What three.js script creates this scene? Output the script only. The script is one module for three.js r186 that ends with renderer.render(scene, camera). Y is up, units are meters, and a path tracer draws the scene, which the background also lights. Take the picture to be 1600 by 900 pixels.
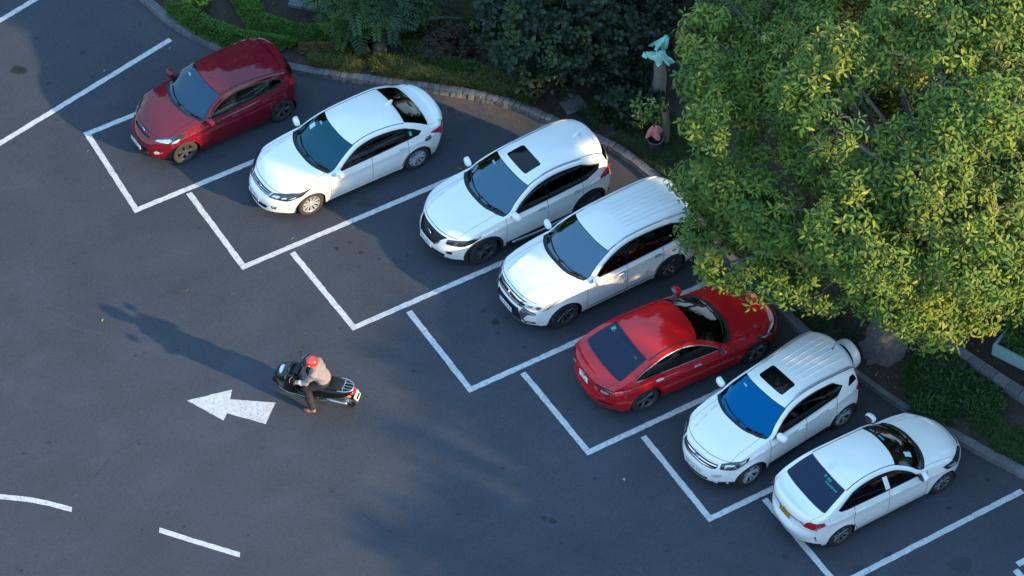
import * as THREE from 'three';
import { mergeGeometries, toCreasedNormals } from 'three/addons/utils/BufferGeometryUtils.js';
import { RoundedBoxGeometry } from 'three/addons/geometries/RoundedBoxGeometry.js';
import { MarchingCubes } from 'three/addons/objects/MarchingCubes.js';

// ---------- camera, sky, sun, exposure ----------
const scene = new THREE.Scene();
const camera = new THREE.PerspectiveCamera(9.666, 16 / 9, 1, 900);
camera.position.set(0, 54.183, 50);
camera.lookAt(0, 54.183 - Math.sin(0.8281), 50 - Math.cos(0.8281));
const renderer = new THREE.WebGLRenderer({ antialias: true });
renderer.toneMapping = THREE.LinearToneMapping;
renderer.toneMappingExposure = 2.1;
renderer.shadowMap.enabled = true;

const SUN_EL = 16.2 * Math.PI / 180, SUN_H = [0.851, 0.525];
const sunDir = new THREE.Vector3(SUN_H[0] * Math.cos(SUN_EL), Math.sin(SUN_EL), SUN_H[1] * Math.cos(SUN_EL));
const sun = new THREE.DirectionalLight(new THREE.Color(1.0, 0.74, 0.42), 5.0);
sun.position.copy(sunDir).multiplyScalar(80);
sun.castShadow = true;
sun.shadow.radius = 1.6;
sun.shadow.mapSize.set(4096, 4096);
Object.assign(sun.shadow.camera, { left: -32, right: 32, top: 32, bottom: -32, near: 1, far: 200 });
scene.add(sun, sun.target);

{ // clear evening sky: deep blue overhead, paler towards the horizon, warm round the low sun
  const w = 512, h = 256, d = new Float32Array(w * h * 4), v = new THREE.Vector3();
  for (let j = 0; j < h; j++) for (let i = 0; i < w; i++) {
    const el = ((j + 0.5) / h - 0.5) * Math.PI, az = ((i + 0.5) / w - 0.5) * 2 * Math.PI;
    v.set(Math.cos(el) * Math.cos(az), Math.sin(el), Math.cos(el) * Math.sin(az));
    const up = Math.max(0, v.y), hz = Math.pow(1 - up, 3.2), c = Math.max(0, v.dot(sunDir)), glow = Math.pow(c, 6) * 0.35 * Math.pow(1 - up, 1.5) + Math.pow(c, 60) * 0.8;
    const k = (j * w + i) * 4, S = 0.98;
    d[k] = S * (0.28 + 0.36 * hz + glow * 1.0); d[k + 1] = S * (0.53 + 0.28 * hz + glow * 0.72); d[k + 2] = S * (0.89 + 0.08 * hz + glow * 0.40); d[k + 3] = 1;
  }
  const t = new THREE.DataTexture(d, w, h, THREE.RGBAFormat, THREE.FloatType);
  t.mapping = THREE.EquirectangularReflectionMapping; t.magFilter = t.minFilter = THREE.LinearFilter; t.wrapS = THREE.RepeatWrapping; t.needsUpdate = true;
  scene.background = t; scene.environment = t;
}

// ---------- helpers ----------
let seed = 12345;
const rnd = () => { seed = (seed + 0x6D2B79F5) | 0; let t = Math.imul(seed ^ (seed >>> 15), 1 | seed); t = (t + Math.imul(t ^ (t >>> 7), 61 | t)) ^ t; return ((t ^ (t >>> 14)) >>> 0) / 4294967296; };
const rr = (a, b) => a + (b - a) * rnd();
const hash2 = (x, y) => { let n = Math.imul(x | 0, 374761393) + Math.imul(y | 0, 668265263); n = Math.imul(n ^ (n >>> 13), 1274126177); return ((n ^ (n >>> 16)) >>> 0) / 4294967296; };
const vnoise = (x, y) => { const xi = Math.floor(x), yi = Math.floor(y), fx = x - xi, fy = y - yi, u = fx * fx * (3 - 2 * fx), w = fy * fy * (3 - 2 * fy); return (hash2(xi, yi) * (1 - u) + hash2(xi + 1, yi) * u) * (1 - w) + (hash2(xi, yi + 1) * (1 - u) + hash2(xi + 1, yi + 1) * u) * w; };
const fbm = (x, y, o = 4) => { let a = 0.5, s = 0, n = 0; for (let k = 0; k < o; k++) { s += a * vnoise(x, y); n += a; a *= 0.5; x = x * 2.03 + 17.1; y = y * 2.03 + 9.7; } return s / n; };
const clamp = (x, a = 0, b = 1) => Math.min(b, Math.max(a, x));
const smooth = (a, b, x) => { const t = clamp((x - a) / (b - a)); return t * t * (3 - 2 * t); };
const lin = (r, g, b) => new THREE.Color().setRGB(r, g, b);
const std = (c, roughness = 0.8, o = {}) => new THREE.MeshStandardMaterial({ color: c, roughness, ...o });
const phys = (c, roughness, o = {}) => new THREE.MeshPhysicalMaterial({ color: c, roughness, ...o });
const taken = {};
function numbered(n) { const k = taken[n] = (taken[n] ?? -1) + 1; return k ? `${n}_${String(k).padStart(3, '0')}` : n; }
function tag(o, label, category, group, kind) { o.userData.label = label; if (category) o.userData.category = category; if (group) o.userData.group = group; if (kind) o.userData.kind = kind; return o; }
function mesh(name, geos, m, parent) {
  const g = Array.isArray(geos) ? (geos.length > 1 ? mergeGeometries(geos.map(plain)) : geos[0]) : geos;
  const o = new THREE.Mesh(g, m); o.name = name; o.castShadow = o.receiveShadow = true; if (parent) parent.add(o); return o;
}
function plain(g) { // position, normal, uv only and no index, so that pieces merge
  const r = g.index ? g.toNonIndexed() : g;
  for (const k of Object.keys(r.attributes)) if (!['position', 'normal', 'uv'].includes(k)) r.deleteAttribute(k);
  if (!r.attributes.uv) r.setAttribute('uv', new THREE.BufferAttribute(new Float32Array(r.attributes.position.count * 2), 2));
  if (!r.attributes.normal) r.computeVertexNormals();
  return r;
}
function thing(name, x = 0, y = 0, z = 0, turn = 0) { const o = new THREE.Group(); o.name = numbered(name); o.position.set(x, y, z); o.rotation.y = turn; scene.add(o); return o; }
function structure(name, geos, m, label) { const o = mesh(numbered(name), geos, m, scene); o.userData.kind = 'structure'; if (label) o.userData.label = label; return o; }
const place = (g, x = 0, y = 0, z = 0, rx = 0, ry = 0, rz = 0) => g.applyMatrix4(new THREE.Matrix4().compose(new THREE.Vector3(x, y, z), new THREE.Quaternion().setFromEuler(new THREE.Euler(rx, ry, rz)), new THREE.Vector3(1, 1, 1)));
const box = (w, h, d, x = 0, y = 0, z = 0, r = 0.01) => { const g = r > 0 ? new RoundedBoxGeometry(w, h, d, 2, Math.min(r, w / 2.01, h / 2.01, d / 2.01)) : new THREE.BoxGeometry(w, h, d); return g.translate(x, y, z); };
function bar(a, b, r0, r1 = r0, seg = 8) { // tapered rod between two points
  const A = new THREE.Vector3(...a), B = new THREE.Vector3(...b), d = B.clone().sub(A), g = new THREE.CylinderGeometry(r1, r0, d.length(), seg, 1);
  return g.applyMatrix4(new THREE.Matrix4().compose(A.clone().add(B).multiplyScalar(0.5), new THREE.Quaternion().setFromUnitVectors(new THREE.Vector3(0, 1, 0), d.normalize()), new THREE.Vector3(1, 1, 1)));
}
const tube = (pts, r, seg = 24, rad = 8, closed = false) => new THREE.TubeGeometry(new THREE.CatmullRomCurve3(pts.map(p => new THREE.Vector3(...p)), closed), seg, r, rad, closed);
function blob(rx, ry, rz, e = 1, n = 16) { // superellipsoid
  const g = new THREE.SphereGeometry(1, n, Math.round(n * 0.7)), p = g.attributes.position, s = v => Math.sign(v) * Math.pow(Math.abs(v), e);
  for (let i = 0; i < p.count; i++) p.setXYZ(i, rx * s(p.getX(i)), ry * s(p.getY(i)), rz * s(p.getZ(i)));
  g.computeVertexNormals(); return g;
}
function spl(pts) { // monotone cubic through [x, y] pairs
  const n = pts.length, X = pts.map(p => p[0]), Y = pts.map(p => p[1]), d = [], m = [];
  for (let i = 0; i < n - 1; i++) d.push((Y[i + 1] - Y[i]) / (X[i + 1] - X[i]));
  for (let i = 0; i < n; i++) m.push(i === 0 ? d[0] : i === n - 1 ? d[n - 2] : d[i - 1] * d[i] <= 0 ? 0 : 2 * d[i - 1] * d[i] / (d[i - 1] + d[i]));
  return x => {
    if (x <= X[0]) return Y[0] + m[0] * (x - X[0]); if (x >= X[n - 1]) return Y[n - 1] + m[n - 1] * (x - X[n - 1]);
    let i = 0; while (x > X[i + 1]) i++;
    const h = X[i + 1] - X[i], t = (x - X[i]) / h, t2 = t * t, t3 = t2 * t;
    return (2 * t3 - 3 * t2 + 1) * Y[i] + (t3 - 2 * t2 + t) * h * m[i] + (-2 * t3 + 3 * t2) * Y[i + 1] + (t3 - t2) * h * m[i + 1];
  };
}
function dataTex(w, h, fn, { srgb = true, repeat = true } = {}) {
  const d = new Uint8Array(w * h * 4), o = [0, 0, 0];
  for (let j = 0; j < h; j++) for (let i = 0; i < w; i++) { fn(i / w, j / h, o, i, j); const k = (j * w + i) * 4; d[k] = o[0] * 255; d[k + 1] = o[1] * 255; d[k + 2] = o[2] * 255; d[k + 3] = 255; }
  const t = new THREE.DataTexture(d, w, h); t.magFilter = THREE.LinearFilter; t.minFilter = THREE.LinearMipmapLinearFilter; t.generateMipmaps = true;
  if (srgb) t.colorSpace = THREE.SRGBColorSpace; t.wrapS = t.wrapT = repeat ? THREE.RepeatWrapping : THREE.ClampToEdgeWrapping; t.needsUpdate = true; return t;
}
const toS = c => c <= 0.0031308 ? 12.92 * c : 1.055 * Math.pow(c, 1 / 2.4) - 0.055;
const inPoly = (x, z, P) => { let c = false; for (let i = 0, j = P.length - 1; i < P.length; j = i++) if ((P[i][1] > z) !== (P[j][1] > z) && x < (P[j][0] - P[i][0]) * (z - P[i][1]) / (P[j][1] - P[i][1]) + P[i][0]) c = !c; return c; };
// ---------- ground: asphalt, markings, kerb ----------
const KERB = [[-11.4, -14.5], [-10.3, -11.8], [-9.45, -9.95], [-8.77, -8.93], [-8.0, -8.02], [-7.3, -7.45], [-6.65, -7.05], [-5.8, -6.65], [-4.84, -6.35], [-3.66, -6.08], [-2.63, -5.88], [-1.6, -5.70], [-0.8, -5.5], [0, -5.2], [0.82, -4.72], [1.5, -4.3], [2.28, -3.80], [3.05, -2.98], [4.0, -1.6], [4.95, -0.05], [5.71, 1.05], [6.35, 1.92], [7.34, 2.97], [7.96, 3.60], [8.7, 4.25], [9.6, 4.95], [10.51, 5.62], [11.9, 6.75], [13.2, 8.6], [14.2, 11.2], [14.8, 14.5], [15, 18], [15, 24]];
const kerbCurve = new THREE.CatmullRomCurve3(KERB.map(p => new THREE.Vector3(p[0], 0, p[1])), false, 'centripetal');
const kerbPts = kerbCurve.getSpacedPoints(420).map(p => [p.x, p.z]);
const kerbLen = kerbCurve.getLength();
const kerbNear = (x, z) => { let b = 1e9, k = 0; for (let i = 0; i < kerbPts.length; i += 2) { const d = (kerbPts[i][0] - x) ** 2 + (kerbPts[i][1] - z) ** 2; if (d < b) { b = d; k = i; } } const a = kerbPts[Math.max(0, k - 2)], c = kerbPts[Math.min(kerbPts.length - 1, k + 2)], side = (c[0] - a[0]) * (z - a[1]) - (c[1] - a[1]) * (x - a[0]); return { d: Math.sqrt(b) * Math.sign(-side), k }; }; // d > 0 on the planted side
const kerbOff = d => kerbPts.map((p, i) => { const a = kerbPts[Math.max(0, i - 1)], c = kerbPts[Math.min(kerbPts.length - 1, i + 1)], l = Math.hypot(c[0] - a[0], c[1] - a[1]); return [p[0] + (c[1] - a[1]) / l * d, p[1] - (c[0] - a[0]) / l * d]; });

structure('ground', new THREE.PlaneGeometry(700, 700).rotateX(-Math.PI / 2).translate(0, -0.06, 0), std(lin(0.075, 0.07, 0.06), 0.95));
{
  const V = p => new THREE.Vector3(p[0], 0, p[1]);
  const S = 26, X0 = -13, Z0 = -14, N = 2048;
  // oil spots and stains seen on the asphalt: [x, z, radius, strength]
  const spots = [[-11.35, -6.55, .17, .75], [-11.25, -6.5, .13, .7], [-9.9, -7.1, .07, .5], [-10.6, -6.1, .06, .5], [-10.1, -5.5, .05, .4], [-11.0, -7.6, .06, .4], [-10.3, -4.9, .05, .4], [-9.6, -6.3, .05, .4], [-3.83, -.93, .055, .7], [-3.55, -1.1, .045, .6], [-3.3, -.8, .06, .6], [-2.9, -.6, .05, .5], [-2.3, -.72, .05, .45], [-.62, .92, .07, .6], [-.35, 1.25, .10, .7], [-.1, 1.12, .06, .5], [-.3, 1.55, .05, .5], [-1.55, 2.2, .05, .4], [.65, 6.6, .07, .6], [.82, 6.68, .08, .6], [5.5, 7.6, .07, .5], [7.6, 7.6, .12, .45], [9.0, 7.8, .25, .28], [7.0, 8.0, .25, .35], [8.9, 6.35, .05, .6], [4.0, 5.2, .05, .5], [3.6, 4.2, .05, .5], [-3.2, -2.3, .2, .3], [-2.6, -2.35, .15, .3], [-8.0, 2.2, .05, .5], [-9.6, 4.6, .05, .5], [-10.1, 4.9, .05, .45], [-3.7, 5.9, .05, .4], [-2.5, -5.3, .12, .5], [-1.4, -5.25, .10, .45]];
  for (let i = 0; i < 190; i++) spots.push([rr(-12, 11), rr(-9, 9), rr(0.012, 0.045), rr(0.2, 0.6)]);
  const pale = [[-1.9, 1.05, .30, .22], [-1.65, 1.35, .18, .3], [-4.6, -1.0, .10, .3], [-3.5, -1.55, .07, .4], [8.1, 7.3, .07, .4], [-6.0, .42, .06, .4], [2.5, 7.9, .10, .25], [3.2, 6.3, .1, .2], [-7.3, .0, .2, .15], [.2, -3.9, .12, .35], [-8.6, -8.2, 1.0, .10], [-9.4, -2.0, .9, .06], [-6.5, 1.0, 1.4, .05], [-1.0, 5.4, .5, .08]];
  for (let i = 0; i < 120; i++) pale.push([rr(-12, 11), rr(-9, 9), rr(0.008, 0.022), rr(0.3, 0.9)]);
  const field = new Float32Array(N * N).fill(1), stamp = (list, sign) => { for (const [x, z, r, a] of list) { const ci = (x - X0) / S * N, cj = (z - Z0) / S * N, R = r / S * N * 1.4 + 1; for (let j = Math.max(0, Math.floor(cj - R)); j <= Math.min(N - 1, cj + R); j++) for (let i = Math.max(0, Math.floor(ci - R)); i <= Math.min(N - 1, ci + R); i++) { const wob = 0.75 + 0.5 * vnoise(i * 0.13 + x * 7, j * 0.13), d = Math.hypot((i - ci), (j - cj) * 1.15) / (r / S * N * wob + 0.3), m = sign > 0 && r > .12 ? smooth(1.1, 0.2, d) * (0.35 + 1.3 * hash2(i, j + 77) * vnoise(i * .3, j * .3)) : smooth(1.15, 0.75, d); field[j * N + i] *= 1 + sign * a * m; } } };
  stamp(spots, -1); stamp(pale, 1);
  // dust by the kerb, worn wheel tracks
  const dustAt = new Float32Array(260 * 260); for (let j = 0; j < 260; j++) for (let i = 0; i < 260; i++) { const x = X0 + i / 10 + .05, z = Z0 + j / 10 + .05, k = kerbNear(x, z); dustAt[j * 260 + i] = k.d < 0.3 ? smooth(-1.0, -0.05, k.d) * (x > -3.5 && x < 2 ? 1 : 0.35) : 0; }
  // faint paler wheel tracks where traffic turns through the car park, and a few hairline cracks
  const tracks = [[[-14, 1.2], [-9, 1.6], [-4, 3.3], [1, 6.0], [5, 9.5]], [[-14, 2.9], [-9.4, 3.2], [-4.8, 4.9], [0, 7.5], [4, 11]], [[-13, -4.5], [-10.4, -2.5], [-8.9, -.6], [-8.2, 2], [-8.5, 5]], [[-14, -2.6], [-11.4, -1.4], [-10.2, .6], [-10, 3.5]]].map(P => new THREE.CatmullRomCurve3(P.map(p => V(p))).getSpacedPoints(60)), trk = new Float32Array(260 * 260);
  for (let j = 0; j < 260; j++) for (let i = 0; i < 260; i++) { const x = X0 + i / 10 + .05, z = Z0 + j / 10 + .05; let m = 0; for (const T of tracks) { let b = 9; for (const p of T) b = Math.min(b, Math.hypot(p.x - x, p.z - z)); m = Math.max(m, smooth(.55, .1, b)); } trk[j * 260 + i] = m; }
  const track = (x, z) => { const i = clamp((x - X0) * 10 | 0, 0, 259), j = clamp((z - Z0) * 10 | 0, 0, 259); return trk[j * 260 + i] * (fbm(x * 1.7 + 3, z * 1.7, 3) * 1.6 - .3); };
  for (const [x, z, a, l] of [[-10.2, .4, .9, 1.6], [-9.7, 1.0, .8, 1.2], [-10.5, -3.2, 2.3, 1.4], [-3.2, 6.4, .5, 1.3], [-8.6, 5.6, -1.2, 1.5], [1.2, 7.4, .2, 1.7], [6.5, 3.0, 2.6, .9]]) { let X = x, Z = z, A = a; for (let t = 0; t < l; t += .012) { A += rr(-.12, .12); X += Math.cos(A) * .012; Z += Math.sin(A) * .012; const i = (X - X0) / S * N | 0, j = (Z - Z0) / S * N | 0; if (i > 0 && j > 0 && i < N && j < N) field[j * N + i] *= x < -9.6 ? 1.5 : .55; } }
  const map = dataTex(N, N, (u, v, o, i, j) => {
    const x = X0 + u * S, z = Z0 + v * S; // row 0 lies at z = Z0
    const big = fbm(x * 0.22 + 4, z * 0.22, 3) - 0.5, mid = fbm(x * 1.1, z * 1.1 + 9, 3) - 0.5, g = hash2(i, j), g2 = vnoise(i * 0.55, j * 0.55), str = vnoise((x * 0.85 - z * .53) * 0.7, (x * .53 + z * .85) * 5) - 0.5;
    let b = 0.0405 * (1 + 0.36 * big + 0.34 * mid + 0.10 * str) * (0.76 + 0.28 * g + 0.22 * g2); if (g > 0.994) b *= 1.6; b *= 1 + 0.16 * track(x, z); if (g2 < 0.10) b *= 0.82;
    b *= field[j * N + i];
    const bi = Math.min(259, u * 260 | 0), bj = Math.min(259, v * 260 | 0), dust = dustAt[bj * 260 + bi] * smooth(0.3, 0.7, fbm(x * 2.2, z * 2.2, 3) * .7 + .3 * g);
    o[0] = toS(b * (0.86 + 1.1 * dust)); o[1] = toS(b * (0.99 + 0.62 * dust)); o[2] = toS(b * (1.28 + 0.05 * dust));
  });
  map.wrapS = map.wrapT = THREE.MirroredRepeatWrapping;
  const bump = dataTex(512, 512, (u, v, o, i, j) => { o[0] = o[1] = o[2] = 0.5 * hash2(i, j) + 0.5 * vnoise(i * .5, j * .5); }, { srgb: false }); bump.repeat.set(12, 12);
  const W = 110, g = new THREE.PlaneGeometry(W, W).rotateX(-Math.PI / 2), p = g.attributes.position, uv = g.attributes.uv;
  for (let i = 0; i < p.count; i++) uv.setXY(i, (p.getX(i) - X0) / S, (p.getZ(i) - Z0) / S);
  structure('car_park_asphalt', g, std(0xffffff, 0.82, { map, bumpMap: bump, bumpScale: 0.003 }), 'dark worn asphalt of the car park');
}
const paintM = (() => { const map = dataTex(512, 512, (u, v, o, i, j) => { const w = fbm(i * .05, j * .05, 3), g = hash2(i, j); let b = 0.50 * (0.80 + 0.36 * w) * (0.93 + .14 * g); if (fbm(i * .11 + 50, j * .11, 3) > 0.65) b *= 0.72; if (g > .985) b *= .55; o[0] = toS(b * .985); o[1] = toS(b); o[2] = toS(b * 1.0); }); return std(0xffffff, 0.7, { map }); })();
function painted(name, P, label) { // a flat painted shape on the asphalt with slightly ragged edges
  const pts = []; P.forEach((a, i) => { const b = P[(i + 1) % P.length], n = Math.max(1, Math.round(Math.hypot(b[0] - a[0], b[1] - a[1]) / 0.09)); for (let k = 0; k < n; k++) pts.push([a[0] + (b[0] - a[0]) * k / n + (k ? rr(-.006, .006) : 0), a[1] + (b[1] - a[1]) * k / n + (k ? rr(-.006, .006) : 0)]); });
  const g = new THREE.ShapeGeometry(new THREE.Shape(pts.map(p => new THREE.Vector2(p[0], -p[1])))).rotateX(-Math.PI / 2).translate(0, 0.006, 0), uv = g.attributes.uv;
  for (let i = 0; i < uv.count; i++) uv.setXY(i, uv.getX(i) * 0.55, uv.getY(i) * 0.55);
  return structure(name, g, paintM, label);
}
const stroke = (a, b, w, side = 0) => { const l = Math.hypot(b[0] - a[0], b[1] - a[1]), nx = -(b[1] - a[1]) / l, nz = (b[0] - a[0]) / l, p = w * (0.5 + side / 2), m = w * (0.5 - side / 2); return [[a[0] + nx * p, a[1] + nz * p], [b[0] + nx * p, b[1] + nz * p], [b[0] - nx * m, b[1] - nz * m], [a[0] - nx * m, a[1] - nz * m]]; };
{
  const A = [[-9.66, -4.48], [-7.27, -2.65], [-4.90, -0.84], [-2.32, 0.89], [0.12, 2.64], [2.62, 4.39], [5.05, 6.06], [7.42, 7.80]], Bc = [[-8.31, -1.98], [-5.85, -0.27], [-3.40, 1.50], [-0.90, 3.25], [1.56, 4.96], [4.00, 6.72], [6.46, 8.38]], w = 0.132;
  const far = A.map((a, i) => { // bay lines run from the outer corner to just before the kerb
    let x = i ? Bc[i - 1][0] : a[0], z = i ? Bc[i - 1][1] : a[1], t = 0; const th = (i === 7 ? 32 : 30.9) * Math.PI / 180; while (t < 9 && kerbNear(x + Math.cos(th) * t, z - Math.sin(th) * t).d < -0.75) t += 0.05; return [x + Math.cos(th) * t, z - Math.sin(th) * t];
  });
  const n = 7;
  for (let i = 0; i <= n; i++) {
    const start = i ? Bc[i - 1] : A[0]; if (i === 7) { painted('bay_line', stroke([6.0, 8.66], [10.45, 5.90], w, 0)); continue; }
    painted('bay_line', stroke(start, far[i], w, i ? -1 : 1));
    // the cross stroke from this bay's outer corner
    const d = [Bc[i][0] - A[i][0], Bc[i][1] - A[i][1]], l = Math.hypot(...d), s = i ? 0.10 : 0.135; painted('bay_end_line', stroke([A[i][0] + d[0] / l * s, A[i][1] + d[1] / l * s], [Bc[i][0] - d[0] / l * (i === 6 ? 0 : 0.137), Bc[i][1] - d[1] / l * (i === 6 ? 0 : 0.137)], w, -1)); // wide enough to reach the bay line, never over it
  }
  painted('bay_line', stroke([-12.3, -3.40], [-7.90, -7.55], 0.135));
  painted('bay_line', stroke([-14.4, -5.8], [-10.6, -9.45], 0.135));
  painted('bay_end_line', stroke([10.10, 7.94], [11.6, 10.3], w)); painted('bay_line', stroke([10.19, 7.86], [13.2, 6.0], w, -1));
  painted('road_arrow', [[-6.81, 3.46], [-5.88, 3.16], [-5.91, 3.43], [-4.95, 3.52], [-5.13, 4.11], [-5.95, 3.81], [-6.02, 4.01]], 'white arrow painted on the asphalt pointing left');
  const arc = (P, w) => { const c = new THREE.CatmullRomCurve3(P.map(p => new THREE.Vector3(p[0], 0, p[1]))).getPoints(8).map(p => [p.x, p.z]); return [...c.map(([x, z], i) => [x + .0, z - w / 2]), ...c.reverse().map(([x, z]) => [x, z + w / 2])]; };
  painted('lane_dash', arc([[-11.4, 5.97], [-10.47, 6.05], [-9.67, 6.17], [-8.97, 6.39]], 0.13)); painted('lane_dash', arc([[-7.15, 6.92], [-6.34, 7.24], [-5.48, 7.56]], 0.13));
}
// kerb: single stones set along the curve
const stoneTex = dataTex(256, 256, (u, v, o, i, j) => { const n = fbm(i * .06, j * .06, 4), g = hash2(i, j); const b = 0.115 * (0.55 + 0.9 * n) * (0.8 + .4 * g); o[0] = toS(b); o[1] = toS(b * 1.0); o[2] = toS(b * 1.02); });
const stoneMats = [0.88, 1.0, 1.12, 1.3].map(k => std(lin(k, k * 1.01, k * 1.04), 0.9, { map: stoneTex, bumpMap: stoneTex, bumpScale: 0.012 }));
function stoneGeo(w, h, d, rough) { // a hewn block, front face towards +z, base at y = 0
  const g = new THREE.BoxGeometry(w, h, d, 2, 2, 2).translate(0, h / 2, 0), p = g.attributes.position, seen = new Map();
  for (let i = 0; i < p.count; i++) { const k = [p.getX(i), p.getY(i), p.getZ(i)].map(v => v.toFixed(3)).join(); if (!seen.has(k)) { const y = p.getY(i), top = y > h * 0.9, ed = (Math.abs(p.getX(i)) > w * .45) + top + (Math.abs(p.getZ(i)) > d * .45), c = ed >= 2 ? 0.93 : 1; seen.set(k, [p.getX(i) * (ed >= 2 ? 1 - .006 / w : 1) + rr(-1, 1) * rough * .4, (y > h * .9 ? y * (ed >= 2 ? .97 : 1) + rr(-1, 1) * rough * .5 : y), p.getZ(i) * (ed >= 2 ? .97 : 1) + rr(-1, 1) * rough]); } p.setXYZ(i, ...seen.get(k)); }
  const r = toCreasedNormals(g, 0.6); return r;
}
{
  const kerb = new THREE.Group(); kerb.name = 'kerb'; kerb.userData.kind = 'structure'; kerb.userData.label = 'curved grey stone kerb along the planting bed'; scene.add(kerb);
  const small = [0, 1, 2, 3, 4, 5].map(() => stoneGeo(0.132, 0.165, 0.20, 0.014)), wide = [0, 1, 2, 3].map(() => stoneGeo(0.270, 0.15, 0.21, 0.005));
  let n = 0, t = 6.2;
  const put = (len, set, rough) => { const u = (t + len / 2) / kerbLen, p = kerbCurve.getPointAt(u), d = kerbCurve.getTangentAt(u), nx = d.z, nz = -d.x; const o = mesh(n ? `kerb_stone_${String(n).padStart(3, '0')}` : 'kerb_stone', set[Math.floor(rnd() * set.length)], stoneMats[Math.floor(rnd() * (rough ? 4 : 3))], kerb); o.position.set(p.x + nx * (0.115 + rr(-1, 1) * rough), -0.006 + rr(-1, 1) * rough * .5, p.z + nz * (0.115 + rr(-1, 1) * rough)); o.rotation.y = Math.atan2(-d.z, d.x) + rr(-1, 1) * rough * 2; n++; t += len; };
  while (n < 190 && t < kerbLen - 12.5) { const p = kerbCurve.getPointAt((t + .1) / kerbLen); p.x > -4.5 && p.x < 2.2 ? put(0.136, small, 0.011) : put(0.272, wide, 0.005); }
  // mortar bed under the stones and the run beyond the picture
  const a = kerbOff(0.03), b = kerbOff(0.20), pos = [], idx = []; a.forEach((p, i) => { pos.push(p[0], -.03, p[1], p[0], .115, p[1], b[i][0], .115, b[i][1]); if (i) { const k = i * 3; idx.push(k - 3, k, k - 2, k, k + 1, k - 2, k - 2, k + 1, k - 1, k + 1, k + 2, k - 1); } });
  const g = new THREE.BufferGeometry(); g.setAttribute('position', new THREE.BufferAttribute(new Float32Array(pos), 3)); g.setIndex(idx); g.computeVertexNormals(); mesh('mortar', plain(g), std(lin(.10, .095, .09), .95), kerb);
}
// ---------- cars ----------
// A flat region given in a two-dimensional domain, cut finely and laid on a curved surface map(u, v) => [x, y, z].
function panel(contour, holes, map, { off = 0, edge = 0.075, flip = 1, given = null } = {}) {
  const pts = [...contour, ...holes.flat()].map(p => [p[0], p[1]]);
  let tri = given ?? THREE.ShapeUtils.triangulateShape(contour.map(p => new THREE.Vector2(...p)), holes.map(h => h.map(p => new THREE.Vector2(...p))));
  const P = pts.map(p => map(p[0], p[1]));
  for (let pass = 0; pass < 8; pass++) {
    const mid = new Map(); let any = false;
    const split = (a, b) => {
      const k = a < b ? a * 1e6 + b : b * 1e6 + a;
      if (mid.has(k)) return mid.get(k);
      const A = P[a], B = P[b]; let r = -1;
      if (Math.hypot(A[0] - B[0], A[1] - B[1], A[2] - B[2]) > edge) { const q = [(pts[a][0] + pts[b][0]) / 2, (pts[a][1] + pts[b][1]) / 2]; r = pts.push(q) - 1; P.push(map(...q)); any = true; }
      mid.set(k, r); return r;
    };
    const out = [];
    for (const [a, b, c] of tri) {
      const ab = split(a, b), bc = split(b, c), ca = split(c, a), n = (ab >= 0) + (bc >= 0) + (ca >= 0);
      if (n === 0) out.push([a, b, c]);
      else if (n === 3) out.push([a, ab, ca], [ab, b, bc], [ca, bc, c], [ab, bc, ca]);
      else if (n === 1) { if (ab >= 0) out.push([a, ab, c], [ab, b, c]); else if (bc >= 0) out.push([a, b, bc], [a, bc, c]); else out.push([a, b, ca], [ca, b, c]); }
      else if (ab < 0) out.push([c, ca, bc], [a, b, bc], [a, bc, ca]);
      else if (bc < 0) out.push([a, ab, ca], [ab, b, c], [ab, c, ca]);
      else out.push([b, bc, ab], [a, ab, bc], [a, bc, c]);
    }
    tri = out; if (!any) break;
  }
  const e = 2e-3, N = pts.map(([u, v]) => {
    const a = map(u + e, v), b = map(u - e, v), c = map(u, v + e), d = map(u, v - e);
    const x1 = a[0] - b[0], y1 = a[1] - b[1], z1 = a[2] - b[2], x2 = c[0] - d[0], y2 = c[1] - d[1], z2 = c[2] - d[2];
    const n = [y1 * z2 - z1 * y2, z1 * x2 - x1 * z2, x1 * y2 - y1 * x2], l = flip / (Math.hypot(...n) || 1); return n.map(q => q * l);
  });
  const pos = new Float32Array(P.length * 3), nor = new Float32Array(P.length * 3), uv = new Float32Array(P.length * 2);
  P.forEach((p, i) => { for (let k = 0; k < 3; k++) { pos[i * 3 + k] = p[k] + N[i][k] * off; nor[i * 3 + k] = N[i][k]; } uv[i * 2] = pts[i][0]; uv[i * 2 + 1] = pts[i][1]; });
  const idx = [];
  for (const [a, b, c] of tri) {
    const A = P[a], B = P[b], C = P[c], u = [B[0] - A[0], B[1] - A[1], B[2] - A[2]], v = [C[0] - A[0], C[1] - A[1], C[2] - A[2]];
    const f = [u[1] * v[2] - u[2] * v[1], u[2] * v[0] - u[0] * v[2], u[0] * v[1] - u[1] * v[0]];
    if (Math.hypot(...f) < 1e-10) continue;
    const s = [0, 1, 2].reduce((q, k) => q + f[k] * (N[a][k] + N[b][k] + N[c][k]), 0);
    s >= 0 ? idx.push(a, b, c) : idx.push(a, c, b);
  }
  const g = new THREE.BufferGeometry();
  g.setAttribute('position', new THREE.BufferAttribute(pos, 3)); g.setAttribute('normal', new THREE.BufferAttribute(nor, 3)); g.setAttribute('uv', new THREE.BufferAttribute(uv, 2)); g.setIndex(idx);
  return g;
}
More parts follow.
